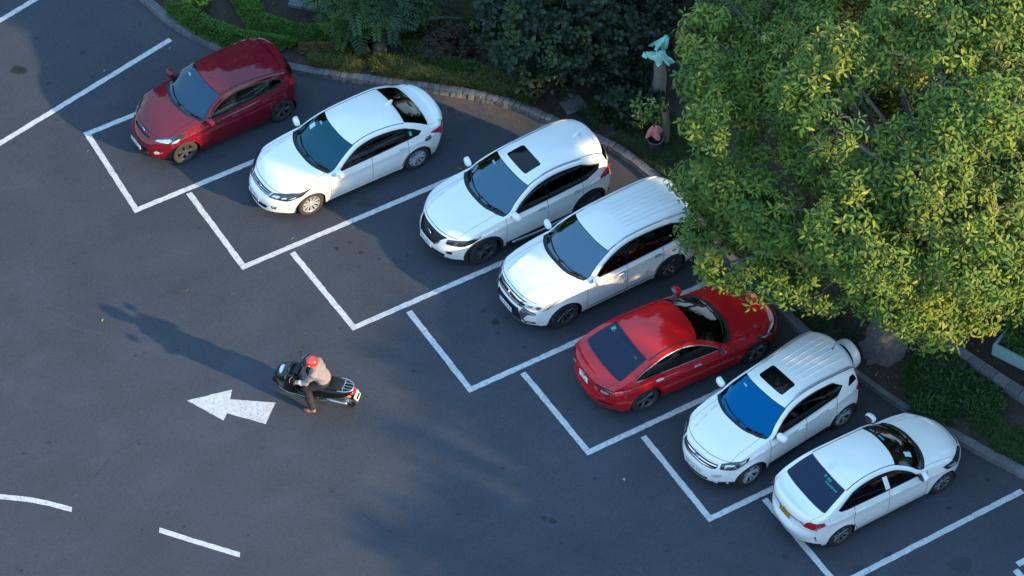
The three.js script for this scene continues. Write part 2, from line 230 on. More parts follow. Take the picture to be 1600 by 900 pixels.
function roundPoly(P, r, n = 4) { // fillet the corners of a polygon
  const out = [];
  P.forEach((p, i) => {
    const a = P[(i + P.length - 1) % P.length], b = P[(i + 1) % P.length], R = Array.isArray(r) ? r[i] : r;
    const la = Math.hypot(a[0] - p[0], a[1] - p[1]), lb = Math.hypot(b[0] - p[0], b[1] - p[1]), q = Math.min(R, la * 0.45, lb * 0.45);
    const s = [p[0] + (a[0] - p[0]) / la * q, p[1] + (a[1] - p[1]) / la * q], e = [p[0] + (b[0] - p[0]) / lb * q, p[1] + (b[1] - p[1]) / lb * q];
    for (let k = 0; k <= n; k++) { const t = k / n, u = 1 - t; out.push([u * u * s[0] + 2 * u * t * p[0] + t * t * e[0], u * u * s[1] + 2 * u * t * p[1] + t * t * e[1]]); }
  });
  return out;
}
function clipHalf(P, x0, y0, nx, ny) { // keep the side (p - p0) . n >= 0
  const out = [], f = p => (p[0] - x0) * nx + (p[1] - y0) * ny;
  P.forEach((p, i) => { const q = P[(i + 1) % P.length], a = f(p), b = f(q); if (a >= 0) out.push(p); if (a * b < 0) { const t = a / (a - b); out.push([p[0] + (q[0] - p[0]) * t, p[1] + (q[1] - p[1]) * t]); } });
  return out;
}
const shiftIn = (P, d) => { // shrink a polygon towards the inside by about d
  let area = 0; P.forEach((p, i) => { const q = P[(i + 1) % P.length]; area += p[0] * q[1] - q[0] * p[1]; });
  const s = Math.sign(area);
  return P.map((p, i) => { const a = P[(i + P.length - 1) % P.length], b = P[(i + 1) % P.length], dx = b[0] - a[0], dy = b[1] - a[1], l = Math.hypot(dx, dy) || 1; return [p[0] - s * dy / l * d, p[1] + s * dx / l * d]; });
};

const Q = (s0, s1, t0, t1) => [[s0, t0], [s1, t0], [s1, t1], [s0, t1]];
const film = (r, g, b, opacity = 0.66) => phys(lin(r, g, b), 0.025, { metalness: 1, transparent: true, opacity }); // glass with a mirroring sun film
const M = {
  white: phys(lin(0.80, 0.795, 0.75), 0.42, { clearcoat: 1, clearcoatRoughness: 0.04 }),
  pearl: phys(lin(0.77, 0.765, 0.73), 0.40, { clearcoat: 1, clearcoatRoughness: 0.04 }),
  red: phys(lin(0.42, 0.004, 0.008), 0.6, { clearcoat: 1, clearcoatRoughness: 0.02, specularIntensity: 0.2 }),
  maroon: phys(lin(0.125, 0.0015, 0.009), 0.6, { clearcoat: 1, clearcoatRoughness: 0.02, specularIntensity: 0.2 }),
  black: std(lin(0.012, 0.012, 0.013), 0.6),
  trim: std(lin(0.02, 0.02, 0.021), 0.45),
  gloss: phys(lin(0.004, 0.004, 0.005), 0.06, { ior: 1.4 }),
  chrome: std(lin(0.75, 0.76, 0.78), 0.14, { metalness: 1 }),
  satin: std(lin(0.45, 0.46, 0.48), 0.38, { metalness: 1 }),
  alloy: std(lin(0.52, 0.53, 0.55), 0.32, { metalness: 0.5 }),
  darkAlloy: std(lin(0.05, 0.05, 0.055), 0.35, { metalness: 0.7 }),
  tyre: std(lin(0.020, 0.020, 0.021), 0.85),
  dustyTyre: std(lin(0.026, 0.024, 0.022), 0.9),
  lens: phys(lin(0.93, 0.95, 0.97), 0.03, { transmission: 1, thickness: 0, ior: 1.5 }),
  lampBase: std(lin(0.70, 0.72, 0.74), 0.22, { metalness: 0.45 }),
  lampDark: std(lin(0.05, 0.052, 0.06), 0.25, { metalness: 0.5 }),
  amber: phys(lin(0.6, 0.16, 0.02), 0.15, { clearcoat: 1 }),
  tail: phys(lin(0.40, 0.006, 0.012), 0.12, { clearcoat: 1, clearcoatRoughness: 0.03 }),
  tailRed: phys(lin(0.62, 0.02, 0.012), 0.12, { clearcoat: 1, clearcoatRoughness: 0.03 }),
  tailDark: phys(lin(0.07, 0.003, 0.006), 0.12, { clearcoat: 1, clearcoatRoughness: 0.03 }),
  tailClear: phys(lin(0.75, 0.72, 0.72), 0.15, { clearcoat: 1, metalness: 0.5 }),
  seat: std(lin(0.07, 0.066, 0.064), 0.85), seatTan: std(lin(0.22, 0.17, 0.12), 0.8), cabin: std(lin(0.03, 0.03, 0.032), 0.8), liner: std(lin(0.06, 0.058, 0.055), 0.9),
  glassWind: film(0.10, 0.19, 0.26),
  glassClear: phys(lin(0.45, 0.52, 0.46), 0.02, { transmission: 1, thickness: 0, ior: 1.6 }),
  glassTint: phys(lin(0.05, 0.05, 0.055), 0.02, { transmission: 1, thickness: 0, ior: 1.5 }),
  glassRear: phys(lin(0.02, 0.022, 0.03), 0.03, { transmission: 1, thickness: 0, ior: 1.45 }),
  glassBlue: phys(lin(0.002, 0.09, 0.215), 0.05, { metalness: 1 }),
  sticker: std(lin(0.40, 0.62, 0.60), 0.6), stickerGreen: std(lin(0.02, 0.42, 0.22), 0.6), stickerPale: std(lin(0.45, 0.68, 0.72), 0.6), teal: std(lin(0.03, 0.42, 0.40), 0.6),
};
function platePrint(rows, bg, fg, w = 256, h = 128) {
  const c = document.createElement('canvas'); c.width = w; c.height = h; const x = c.getContext('2d');
  x.fillStyle = bg; x.fillRect(0, 0, w, h); x.strokeStyle = fg; x.lineWidth = 4; x.strokeRect(5, 5, w - 10, h - 10);
  x.fillStyle = fg; x.textAlign = 'center'; x.textBaseline = 'middle'; x.font = `bold ${Math.round(h * 0.78 / rows.length)}px sans-serif`;
  rows.forEach((r, i) => x.fillText(r, w / 2, h * (i + 0.52) / rows.length, w - 24));
  const t = new THREE.CanvasTexture(c); t.colorSpace = THREE.SRGBColorSpace; return std(0xffffff, 0.5, { map: t });
}

function tyreSet(spec) { // geometries of one wheel, its outer face towards +z
  const R = spec.R, w = spec.tw, r = spec.rimR, h = w / 2;
  const T = [[r, -h * 0.86], [r + 0.02, -h * 0.98], [R - 0.045, -h * 1.03], [R - 0.012, -h * 0.93], [R, -h * 0.72], [R, h * 0.72], [R - 0.012, h * 0.93], [R - 0.045, h * 1.03], [r + 0.02, h * 0.98], [r, h * 0.86]];
  const lathe = (P, n = 40) => new THREE.LatheGeometry(P.map(p => new THREE.Vector2(p[0], p[1])), n).rotateX(Math.PI / 2);
  const tyre = lathe(T);
  const barrel = lathe([[r, h * 0.86], [r - 0.012, h * 0.9], [r - 0.022, h * 0.80], [r - 0.03, 0.0], [r - 0.03, -h * 0.8]]);
  const back = lathe([[r - 0.03, -0.01], [0.01, -0.01]], 24);
  const spokes = [], { n, pair = 0, w0 = 0.035, w1 = 0.05, curve = 0, split = 0 } = spec.spokes;
  const add = (a, k0, k1, z0, z1) => {
    const s = new THREE.Shape(), r0 = 0.045, r1 = r - 0.018; s.moveTo(r0, -k0 / 2); s.quadraticCurveTo((r0 + r1) / 2, -k0 / 2 + curve, r1, -k1 / 2 + curve * 0.4); s.lineTo(r1, k1 / 2 + curve * 0.4); s.quadraticCurveTo((r0 + r1) / 2, k0 / 2 + curve, r0, k0 / 2);
    const g = new THREE.ExtrudeGeometry(s, { depth: 0.022, bevelEnabled: true, bevelThickness: 0.004, bevelSize: 0.003, bevelSegments: 1, curveSegments: 4 });
    const p = g.attributes.position; for (let i = 0; i < p.count; i++) { const q = clamp((Math.hypot(p.getX(i), p.getY(i)) - r0) / (r1 - r0)); p.setZ(i, p.getZ(i) + z0 + (z1 - z0) * q); }
    g.rotateZ(a); g.computeVertexNormals(); spokes.push(g);
  };
  for (let i = 0; i < n; i++) { const a = i / n * Math.PI * 2 + Math.PI / 2; if (pair) { add(a - pair, w0, w1, h * 0.45, h * 0.62); add(a + pair, w0, w1, h * 0.45, h * 0.62); } else add(a, w0, w1, h * 0.45, h * 0.62); if (split) add(a + Math.PI / n, w0 * 0.5, w1 * 0.5, h * 0.4, h * 0.55); }
  const hub = new THREE.CylinderGeometry(0.045, 0.062, 0.045, 16).rotateX(Math.PI / 2).translate(0, 0, h * 0.45 + 0.014);
  const face = lathe([[r - 0.026, h * 0.74], [r - 0.006, h * 0.92], [r + 0.004, h * 0.92]]);
  const brake = new THREE.CylinderGeometry(r * 0.68, r * 0.68, 0.02, 28).rotateX(Math.PI / 2).translate(0, 0, 0.01);
  return { tyre, rim: [...spokes, hub, face], barrel: [barrel, back], brake };
}

function makeCar(spec, placeAt, label, group) {
  const { st, idx } = spec, car = thing(spec.name, 0, 0, 0, 0);
  tag(car, label, 'car', group);
  const paint = spec.paint, plan = spl(spec.plan), belt = spl(spec.belt), hw = spec.hw ?? 0.60, sh = spec.shoulder ?? 0.05, tum = spec.tum ?? 0.30, cur = spec.cur ?? 0.34;
  const ax = [spec.fo, spec.fo + spec.wb], Ra = spec.arch, R = spec.R, zs = spec.sill, crease = spec.crease ? spl(spec.crease) : null, flare = spec.flare ?? 0.012;
  const W = (x, h) => {
    let y = plan(x); const b = belt(x);
    if (h < hw) { const q = (hw - h) / (hw - 0.15); y -= 0.07 * q * q; } else { const q = (h - hw) / (b - hw); y -= q < 1 ? sh * q * q * q : sh; }
    if (h > b) { const d = h - b; y -= tum * d + cur * d * d; }
    if (crease && h < b + 0.05) { const q = (h - crease(x)) / (h > crease(x) ? 0.022 : 0.06); y += 1.35 * (spec.creaseAmt ?? 0.011) * Math.exp(-q * q) * smooth(spec.fo - 0.5, spec.fo + 0.2, x); }
    for (const a of ax) { const d = Math.hypot(x - a, h - R); if (d > Ra - 0.02) y += flare * Math.exp(-(((d - Ra) / 0.07) ** 2)); }
    return Math.max(0.02, y);
  };
  // ribbon: centre line and rail line from the front lip over the roof to the rear lip
  const n = st.length, knots = [0];
  for (let i = 1; i < n; i++) knots.push(knots[i - 1] + Math.sqrt(Math.hypot(st[i][0] - st[i - 1][0], st[i][1] - st[i - 1][1]) + 1e-4));
  const at = s => {
    s = clamp(s, -0.2, n - 0.8); const i = clamp(Math.floor(s), 0, n - 2), f = s - i, o = [];
    const g = k => k < 0 ? st[0].map((v, q) => 2 * v - st[1][q]) : k >= n ? st[n - 1].map((v, q) => 2 * v - st[n - 2][q]) : st[k];
    const kn = k => k < 0 ? knots[0] - (knots[1] - knots[0]) : k >= n ? knots[n - 1] + (knots[n - 1] - knots[n - 2]) : knots[k];
    const [p0, p1, p2, p3] = [g(i - 1), g(i), g(i + 1), g(i + 2)], [t0, t1, t2, t3] = [kn(i - 1), kn(i), kn(i + 1), kn(i + 2)], h = t2 - t1;
    for (let q = 0; q < 4; q++) {
      let m1 = h * ((p1[q] - p0[q]) / (t1 - t0) - (p2[q] - p0[q]) / (t2 - t0) + (p2[q] - p1[q]) / h), m2 = h * ((p2[q] - p1[q]) / h - (p3[q] - p1[q]) / (t3 - t1) + (p3[q] - p2[q]) / (t3 - t2));
      const f2 = f * f, f3 = f2 * f; o.push((2 * f3 - 3 * f2 + 1) * p1[q] + (f3 - 2 * f2 + f) * m1 + (-2 * f3 + 3 * f2) * p2[q] + (f3 - f2) * m2);
    }
    return o;
  };
  const px = spec.px ?? 2.6, pz = spec.pz ?? 2.3;
  const HC = spec.hoodCrease ?? [0.62, 0.78, 0.010], top = (s, t) => { const [xc, zc, xr, zr] = at(s), a = Math.min(1.02, Math.abs(t)); let y = zc + (zr - zc) * Math.pow(a, pz); if (s > idx.hood - 0.3 && s < idx.ws0) { const f = (s - idx.hood) / (idx.cowl - idx.hood), q = (a - HC[0] - (HC[1] - HC[0]) * f); y += HC[2] * (q < 0 ? Math.exp(-((q / 0.16) ** 2)) : Math.exp(-((q / 0.03) ** 2))) * smooth(idx.hood - 0.3, idx.hood + 0.5, s); } return [xc + (xr - xc) * Math.pow(a, px), y, W(xr, zr) * t]; };
  const ribbon = (P, H = [], o = {}) => panel(P, H, top, { ...o, flip: -1 });
  const side = (P, H, sgn, o = {}) => panel(P, H, (x, h) => [x, h, sgn * W(x, h)], { ...o, flip: sgn });
  const rail = []; for (let s = 0; s <= n - 1 + 1e-6; s += 0.125) { const a = at(s); rail.push([a[2], a[3], s]); }
  const upper = rail.filter(r => r[2] >= idx.hood && r[2] <= idx.deck);
  const railZ = x => { for (let i = 0; i < upper.length - 1; i++) if (x >= upper[i][0] && x <= upper[i + 1][0]) { const t = (x - upper[i][0]) / (upper[i + 1][0] - upper[i][0] || 1); return upper[i][1] + (upper[i + 1][1] - upper[i][1]) * t; } return x < upper[0][0] ? upper[0][1] : upper[upper.length - 1][1]; };
  const strip = (s0, s1, t0, t1) => { const P = [], m = Math.max(2, Math.ceil((s1 - s0) * 4)); for (let i = 0; i <= m; i++) P.push([s0 + (s1 - s0) * i / m, typeof t0 === 'function' ? t0(i / m) : t0]); for (let i = m; i >= 0; i--) P.push([s0 + (s1 - s0) * i / m, typeof t1 === 'function' ? t1(i / m) : t1]); return P; };
  const both = f => [f(1), f(-1)];
  const mt = P => P.map(([s, t]) => [s, -t]);
  const archZ = (x, extra = 0) => { let z = zs; for (const a of ax) { const d = Math.abs(x - a), q = Ra + extra; if (d < q) z = Math.max(z, R + Math.sqrt(q * q - d * d)); } return z; };
  const bottomRun = (x0, x1, base, extra = 0) => { const P = [], m = Math.max(2, Math.ceil(Math.abs(x1 - x0) / 0.03)); for (let i = 0; i <= m; i++) { const x = x0 + (x1 - x0) * i / m; P.push([x, Math.max(base, archZ(x, extra))]); } return P; };
  const beltRun = (x0, x1, d = 0) => { const P = [], m = Math.max(2, Math.ceil(Math.abs(x1 - x0) / 0.12)); for (let i = 0; i <= m; i++) { const x = x0 + (x1 - x0) * i / m; P.push([x, belt(x) + d]); } return P; };
  const { d1, d2, d3, xq } = spec, gap = 0.010, bodyG = [], darkG = [];

  // --- sides ---
  const front = rail.filter(r => r[0] < d1 - 0.01 && r[2] < idx.ws1).map(r => [r[0], r[1]]);
  const fender = [...front, [d1 - gap, railZ(d1 - gap)], ...bottomRun(d1 - gap, front[0][0], zs).slice(0, -1)];
  const frameTop = []; for (let i = upper.length - 1; i >= 0; i--) if (upper[i][0] > d1 + 0.01 && upper[i][0] < xq - 0.01) frameTop.push([upper[i][0], upper[i][1]]);
  const frame = [...beltRun(d1, xq), [xq, railZ(xq)], ...frameTop, [d1, Math.max(railZ(d1), belt(d1) + 0.012)]];
  const rear = rail.filter(r => r[2] > idx.roof && r[0] > xq + 0.01).map(r => [r[0], r[1]]).reverse();
  const quarter = [...bottomRun(d3 + gap, rear[0][0], zs).slice(0, -1), ...rear, [xq, railZ(xq)], ...beltRun(xq, d3 + gap)];
  // daylight opening
  const [da, db] = spec.dlo.range, drop = spec.dlo.drop ?? 0.058, dTop = [], dBot = [];
  for (let i = 0; i <= 26; i++) { const x = da + (db - da) * i / 26; const zt = railZ(x) - drop; if (zt > belt(x) + 0.02) dTop.push([x, zt]); }
  const dEnd = spec.dlo.end ?? [];
  const xlast = dEnd.length ? dEnd[dEnd.length - 1][0] : db;
  for (let i = 0; i <= 14; i++) { const x = xlast + (da - xlast) * i / 14; dBot.push([x, belt(x) + 0.014]); }
  let dlo = [...dTop, ...dEnd.slice(0, -1), ...dBot];
  const clean = P => P.filter((p, i) => { const q = P[(i + 1) % P.length]; return Math.hypot(p[0] - q[0], p[1] - q[1]) > 1e-3; });
  dlo = clean(dlo);
  for (const sgn of [1, -1]) {
    bodyG.push(side(clean(fender), [], sgn), side(clean(frame), [dlo], sgn), side(clean(quarter), [], sgn));
    const lower = spec.clad ?? 0; // dark sill and arch cladding
    const sillP = clean([...bottomRun(d1, d3, zs), ...bottomRun(d3, d1, zs + 0.105, 0.012)]);
    (lower ? darkG : bodyG).push(side(sillP, [], sgn, { off: lower ? 0.012 : 0 }));
    // doors
    const doors = [[d1, d2 - gap / 2], [d2 + gap / 2, d3]];
    doors.forEach(([a, b], k) => {
      const P = clean([...bottomRun(a, b, zs + 0.112, 0.03), ...beltRun(b, a)]);
      const door = mesh('door', side(P, [], sgn), paint, car);
      const hx = k ? b - 0.16 - (spec.hs ?? 0) : b - 0.16, hz = belt(hx) - (spec.handleDrop ?? 0.13), w = W(hx, hz);
      mesh('handle', [box(0.19, 0.028, 0.03, hx, hz, sgn * (w + 0.022), 0.012), box(0.15, 0.05, 0.008, hx, hz, sgn * (w + 0.002), 0.004)], spec.handleMat ?? paint, door);
    });
    // belt moulding and seals
    const rOut = shiftIn(dlo, -(spec.trimOut ?? 0.010)), rIn = shiftIn(dlo, spec.trimIn ?? 0.015), nR = dlo.length, rTri = []; for (let i = 0; i < nR; i++) { const j = (i + 1) % nR; rTri.push([i, j, nR + i], [j, nR + j, nR + i]); }
    mesh('window_trim', side([...rOut, ...rIn], [], sgn, { off: 0.004, given: rTri }), spec.trimMat ?? M.trim, car);
    const bm = []; const sA = spec.dlo.range[0] - 0.02; { const a = beltRun(sA, xlast, 0.001), b = beltRun(xlast, sA, 0.020); bm.push(side([...a, ...b], [], sgn, { off: 0.009 })); }
    mesh('belt_moulding', bm, spec.beltMat ?? M.trim, car);
    // panes
    let cuts = spec.dlo.cuts, left = -1e3;
    const panes = [...cuts.map(c => c), null]; let rest = dlo, prev = null;
    panes.forEach(c => {
      let P = dlo;
      if (prev) P = clipHalf(P, prev[0] + prev[2] / 2, belt(prev[0]), 1, -prev[1]);
      if (c) P = clipHalf(P, c[0] - c[2] / 2, belt(c[0]), -1, c[1]);
      prev = c; P = clean(P); if (P.length < 3) return;
      mesh('side_window', side(P, [], sgn, { off: -0.008, edge: 0.12 }), spec.sideGlass, car);
    });
    cuts.forEach(c => {
      let P = clipHalf(clipHalf(dlo, c[0] - c[2] / 2 - 0.012, belt(c[0]), 1, -c[1]), c[0] + c[2] / 2 + 0.012, belt(c[0]), -1, c[1]);
      mesh('window_pillar', side(clean(P), [], sgn, { off: 0.0015 }), c[3] ?? M.gloss, car);
    });
    if (spec.visor) { const P = clean([...dTop.slice(2, -1), ...dTop.slice(2, -1).reverse().map(([x, z]) => [x, z - 0.05])]); mesh('rain_visor', side(P, [], sgn, { off: 0.02 }), M.visor ??= phys(lin(0.03, 0.03, 0.03), 0.1, { transmission: 0.5, thickness: 0 }), car); }
    // dark lining behind the panel gaps and inside the arches
    darkG.push(side(clean([...bottomRun(d1 - 0.2, d3 + 0.1, zs + 0.02, 0.02), ...beltRun(d3 + 0.1, d1 - 0.2, -0.01)]), [], sgn, { off: -0.014, edge: 0.2 }));
    for (const a of ax) {
      const well = new THREE.CylinderGeometry(Ra + 0.004, Ra + 0.004, 0.34, 24, 1, true, -Math.PI * 0.62 + Math.PI / 2, Math.PI * 1.24).rotateX(Math.PI / 2).rotateZ(Math.PI / 2);
      darkG.push(well.translate(a, R, sgn * (plan(a) - 0.21)));
      const disc = new THREE.CircleGeometry(Ra + 0.01, 24).translate(a, R, sgn * (plan(a) - 0.36)); darkG.push(disc);
      if (spec.archClad) { const P = [], m = 26, ph = Math.asin(clamp((R - zs) / Ra, -1, 1)); for (let i = 0; i <= m; i++) { const th = -ph + (Math.PI + 2 * ph) * i / m; P.push([a + Math.cos(th) * (Ra - 0.012), R + Math.sin(th) * (Ra - 0.012)]); } for (let i = m; i >= 0; i--) { const th = -ph + (Math.PI + 2 * ph) * i / m; P.push([a + Math.cos(th) * (Ra + spec.archClad), R + Math.sin(th) * (Ra + spec.archClad)]); } darkG.push(side(P, [], sgn, { off: 0.010 })); }
    }
  }
  // --- ribbon panels ---
  const { hood, cowl, ws0, ws1, rw0, rw1, lid, deck, end } = idx, tH = spec.tHood ?? 0.90, tA = spec.tA ?? 0.93, tR = spec.tRear ?? 0.88;
  const hoodT = q => tH - 0.03 * q;
  const fHoles = (spec.frontHoles ?? []).flatMap(h => h.sym ? [h.p, mt(h.p)] : [h.p]);
  const rHoles = (spec.rearHoles ?? []).flatMap(h => h.sym ? [h.p, mt(h.p)] : [h.p]);
  const bumper = mesh('front_bumper', ribbon(strip(0, hood - 0.03, -1, 1), fHoles), paint, car);
  mesh('bonnet', ribbon(strip(hood + 0.03, cowl, q => -hoodT(q), hoodT)), paint, car);
  for (const q of [1, -1]) bodyG.push(ribbon(strip(hood - 0.02, cowl + 0.02, f => q * (hoodT(f) + 0.008), q)), ribbon(strip(cowl + 0.02, ws1, q * tA, q)), ribbon(strip(rw0, rw1, q * tR, q)), ribbon(strip(ws1, rw0, q * 0.918, q)));
  darkG.push(ribbon(strip(hood - 0.1, ws0 + 0.25, -0.99, 0.99), [], { off: -0.016, edge: 0.2 }), ribbon(strip(0.1, hood, -0.97, 0.97), [], { off: -0.06, edge: 0.2 }), ribbon(strip(cowl + 0.015, ws0 + 0.12, -tA, tA), [], { off: -0.004 }));
  darkG.push(ribbon(strip(ws1, rw0, 0.87, 0.925), [], { off: -0.009 }), ribbon(strip(ws1, rw0, -0.925, -0.87), [], { off: -0.009 }));
  const sunHole = spec.sunroof ? [spec.sunroof] : [];
  const roof = mesh('roof', ribbon(strip(ws1 + 0.02, rw0 - 0.02, -(spec.ditch ?? 0.888), spec.ditch ?? 0.888), sunHole), paint, car);
  if (spec.sunroof) mesh('sunroof', ribbon(shiftIn(spec.sunroof, 0.004), [], { off: 0.001 }), M.gloss, car);
  if (spec.ribs) spec.ribs.t.forEach(t => mesh('roof_rib', panel(strip(spec.ribs.s[0], spec.ribs.s[1], t - 0.035, t + 0.035), [], (s, q) => { const p = top(s, q), w = clamp(1 - Math.abs(q - t) / 0.035); return [p[0], p[1] + 0.010 * smooth(0, 0.6, w) * smooth(spec.ribs.s[0], spec.ribs.s[0] + 0.3, s) * smooth(spec.ribs.s[1], spec.ribs.s[1] - 0.3, s) + 0.0015, p[2]]; }, { flip: -1, edge: 0.03 }), paint, roof));
  darkG.push(ribbon(strip(ws0 + 0.02, ws0 + 0.30, -tA, tA), [], { off: -0.012 }));
  // headliner
  mesh('headliner', ribbon(strip(ws1 - 0.05, rw0 + 0.05, -0.93, 0.93), [], { off: -0.035, edge: 0.2 }), spec.headliner ?? M.liner, car);
  const wsT = q => tA - 0.012;
  const screen = mesh('windscreen', ribbon(strip(ws0, ws1 - 0.015, -wsT(), wsT()), [], { off: -0.003, edge: 0.14 }), spec.windGlass ?? M.glassWind, car);
  { // dark printed border of the screen
    const inner = roundPoly(Q(ws0 + (spec.wsBand ?? 0.34), ws1 - 0.10, -tA + 0.05, tA - 0.05), 0.16, 6); mesh('screen_border', ribbon(strip(ws0, ws1 - 0.015, -wsT(), wsT()), [inner], { off: -0.007 }), M.gloss, screen);
  }
  const rwIn = roundPoly(Q(rw0 + 0.03, rw1 - 0.05, -tR + 0.012, tR - 0.012), spec.rwRound ?? [0.04, 0.14, 0.14, 0.04], 6);
  mesh('rear_window', ribbon(rwIn, [], { off: -0.003, edge: 0.14 }), spec.rearGlass ?? M.glassRear, car);
  bodyG.push(ribbon(strip(rw0 - 0.01, rw1 - 0.01, -tR - 0.004, tR + 0.004), [shiftIn(rwIn, -0.006)]));
  if (spec.spoiler) bodyG.push(...spec.spoiler.map(p => ribbon(p, [], { off: 0.006 })));
  mesh(spec.hatch ? 'tailgate' : 'boot_lid', ribbon(strip(rw1, lid - 0.03, -tR + 0.02, tR - 0.02), spec.lidHoles ?? []), paint, car);
  for (const q of [1, -1]) bodyG.push(ribbon(strip(rw1, lid - 0.03, q * (tR - 0.012), q)));
  darkG.push(ribbon(strip(rw1 - 0.1, end - 0.2, -0.985, 0.985), [], { off: -0.02, edge: 0.2 }));
  mesh('rear_bumper', ribbon(strip(lid, end, -1, 1), rHoles), paint, car);
  mesh('body', bodyG, paint, car);
  // --- inserts on the nose and the tail: [name, [s, t] polygon, material, offset, mirrored] ---
  for (const [name, P, m, off = 0.004, sym = false, sideP = null, parent = null] of spec.inserts ?? []) {
    for (const q of sym ? [1, -1] : [1]) {
      const g = []; if (P && P.length) g.push(ribbon(q > 0 ? P : mt(P), [], { off, edge: 0.05 }));
      if (sideP) g.push(side(sideP, [], q, { off, edge: 0.05 }));
      mesh(name, g, m, car);
    }
  }
  for (const L of spec.lamps ?? []) for (const q of [1, -1]) { // lamp unit: housing, coloured fields and a clear cover
    const railPart = []; const [sa, sb] = L.rail; for (let i = 0; i <= 6; i++) { const a = at(sa + (sb - sa) * i / 6); railPart.push([a[2], a[3]]); }
    const A = [...L.top, ...Array.from({ length: 7 }, (_, i) => [sb + (sa - sb) * i / 6, 0.999])], B = [...railPart, ...L.side];
    const lay = off => [ribbon(q > 0 ? A : mt(A), [], { off, edge: 0.05 }), ...(L.side.length ? [side(B, [], q, { off, edge: 0.05 })] : [])];
    const lamp = mesh(L.name, lay(0.004), L.base, car);
    for (const f of L.fields ?? []) { const disc = (u, v, r, mp) => { const e = 0.02, d = (a, b) => Math.hypot(a[0] - b[0], a[1] - b[1], a[2] - b[2]) / e, p = mp(u, v), su = d(mp(u + e, v), p), sv = d(mp(u, v - e), p); return Array.from({ length: 14 }, (_, i) => [u + r / su * Math.cos(i / 7 * Math.PI), v + r / sv * Math.sin(i / 7 * Math.PI)]); };
      const g = f.at ? [f.side ? side(disc(...f.at, f.r, (x, h) => [x, h, W(x, h)]), [], q, { off: 0.011, edge: 0.05 }) : ribbon((P => q > 0 ? P : mt(P))(disc(...f.at, f.r, top)), [], { off: 0.011, edge: 0.05 })] : [f.top ? ribbon(q > 0 ? f.top : mt(f.top), [], { off: f.off ?? 0.008, edge: 0.05 }) : side(f.side, [], q, { off: f.off ?? 0.008, edge: 0.05 })]; mesh(f.name, g, f.m, lamp); }
    if (L.cover !== false) mesh('lens_cover', lay(0.016), M.lens, lamp);
  }
  // --- wheels ---
  const ws = spec.wheelSet ?? tyreSet(spec);
  for (const a of ax) for (const sgn of [1, -1]) {
    const w = new THREE.Group(); w.name = 'wheel'; car.add(w); w.position.set(a, R, sgn * (plan(a) - 0.025 - spec.tw / 2)); if (sgn < 0) w.rotation.y = Math.PI; w.rotation.z = (spec.spin ?? 0.3) + a;
    mesh('tyre', ws.tyre, spec.tyreMat ?? M.tyre, w); mesh('rim', ws.rim, spec.rimMat, w); mesh('rim_barrel', ws.barrel, spec.barrelMat ?? M.darkAlloy, w); mesh('brake_disc', ws.brake, M.satin, w);
  }
  // --- underside and cabin ---
  darkG.push(box(spec.L - 0.9, 0.06, 1.1, spec.L / 2, zs + 0.05, 0, 0.01), box(spec.wb - 2 * Ra - 0.06, 0.05, 2 * plan(spec.fo + spec.wb / 2) - 0.12, spec.fo + spec.wb / 2, zs + 0.06, 0, 0.01));
  mesh('underbody_lining', darkG, spec.cladMat ?? M.black, car);
  const cab = new THREE.Group(); cab.name = 'interior'; car.add(cab);
  const xw = at(ws0)[2], bz = belt(xw), cw = W(d2, bz) - 0.13, seatM = spec.seatMat ?? M.seat;
  mesh('dashboard', [box(0.55, 0.22, cw * 2, xw + 0.12, bz - 0.06, 0, 0.06), box(0.30, 0.35, 0.28, xw + 0.45, bz - 0.33, 0, 0.04), box(0.05, 0.6, cw * 2, xw - 0.1, bz - 0.3, 0, 0.01)], spec.dashMat ?? M.cabin, cab);
  mesh('cabin_floor', box(rw0 ? at(rw0)[0] - xw : 2, 0.03, cw * 2, (at(rw0)[0] + xw) / 2, zs + 0.14, 0, 0.005), M.cabin, cab);
  mesh('parcel_shelf', box(0.5, 0.04, cw * 2 - 0.05, spec.shelf ?? at(rw1)[0] - 0.35, belt(at(rw1)[0] - 0.4) - 0.06, 0, 0.01), M.cabin, cab);
  const seatX = d2 - 0.38, sz = cw * 0.52, lean = -0.28;
  for (const q of [1, -1]) mesh('front_seat', [box(0.5, 0.16, 0.48, seatX, zs + 0.38, q * sz, 0.06), box(0.14, 0.62, 0.47, 0, 0.31, 0, 0.06).rotateZ(lean).translate(seatX + 0.24, zs + 0.42, q * sz), box(0.10, 0.17, 0.25, 0, 0, 0, 0.045).rotateZ(lean).translate(seatX + 0.47, zs + 1.10, q * sz)], seatM, cab);
  mesh('rear_seat', [box(0.5, 0.17, cw * 2 - 0.1, d3 - 0.42 + (spec.rearSeat ?? 0.15), zs + 0.38, 0, 0.06), box(0.14, 0.60, cw * 2 - 0.1, 0, 0.3, 0, 0.06).rotateZ(lean).translate(d3 - 0.2 + (spec.rearSeat ?? 0.15), zs + 0.42, 0), ...[-1, 0, 1].map(k => box(0.09, 0.13, 0.22, 0, 0, 0, 0.04).rotateZ(lean).translate(d3 + 0.0 + (spec.rearSeat ?? 0.15), zs + 1.02, k * sz))], seatM, cab);
  mesh('steering_wheel', [new THREE.TorusGeometry(0.18, 0.016, 8, 24).rotateY(Math.PI / 2).rotateZ(-0.42).translate(xw + 0.52, bz - 0.04, sz), bar([xw + 0.3, bz - 0.1, sz], [xw + 0.52, bz - 0.04, sz], 0.05, 0.07)], M.cabin, cab);
  { const p = top(ws1 - 0.35, 0); mesh('cabin_mirror', box(0.03, 0.07, 0.22, p[0] + 0.05, p[1] - 0.09, 0, 0.015), M.black, cab); }
  // --- mirrors, wipers ---
  const mx = spec.mirrorX ?? d1 + 0.16, mz = belt(mx) + (spec.mirrorUp ?? 0.055);
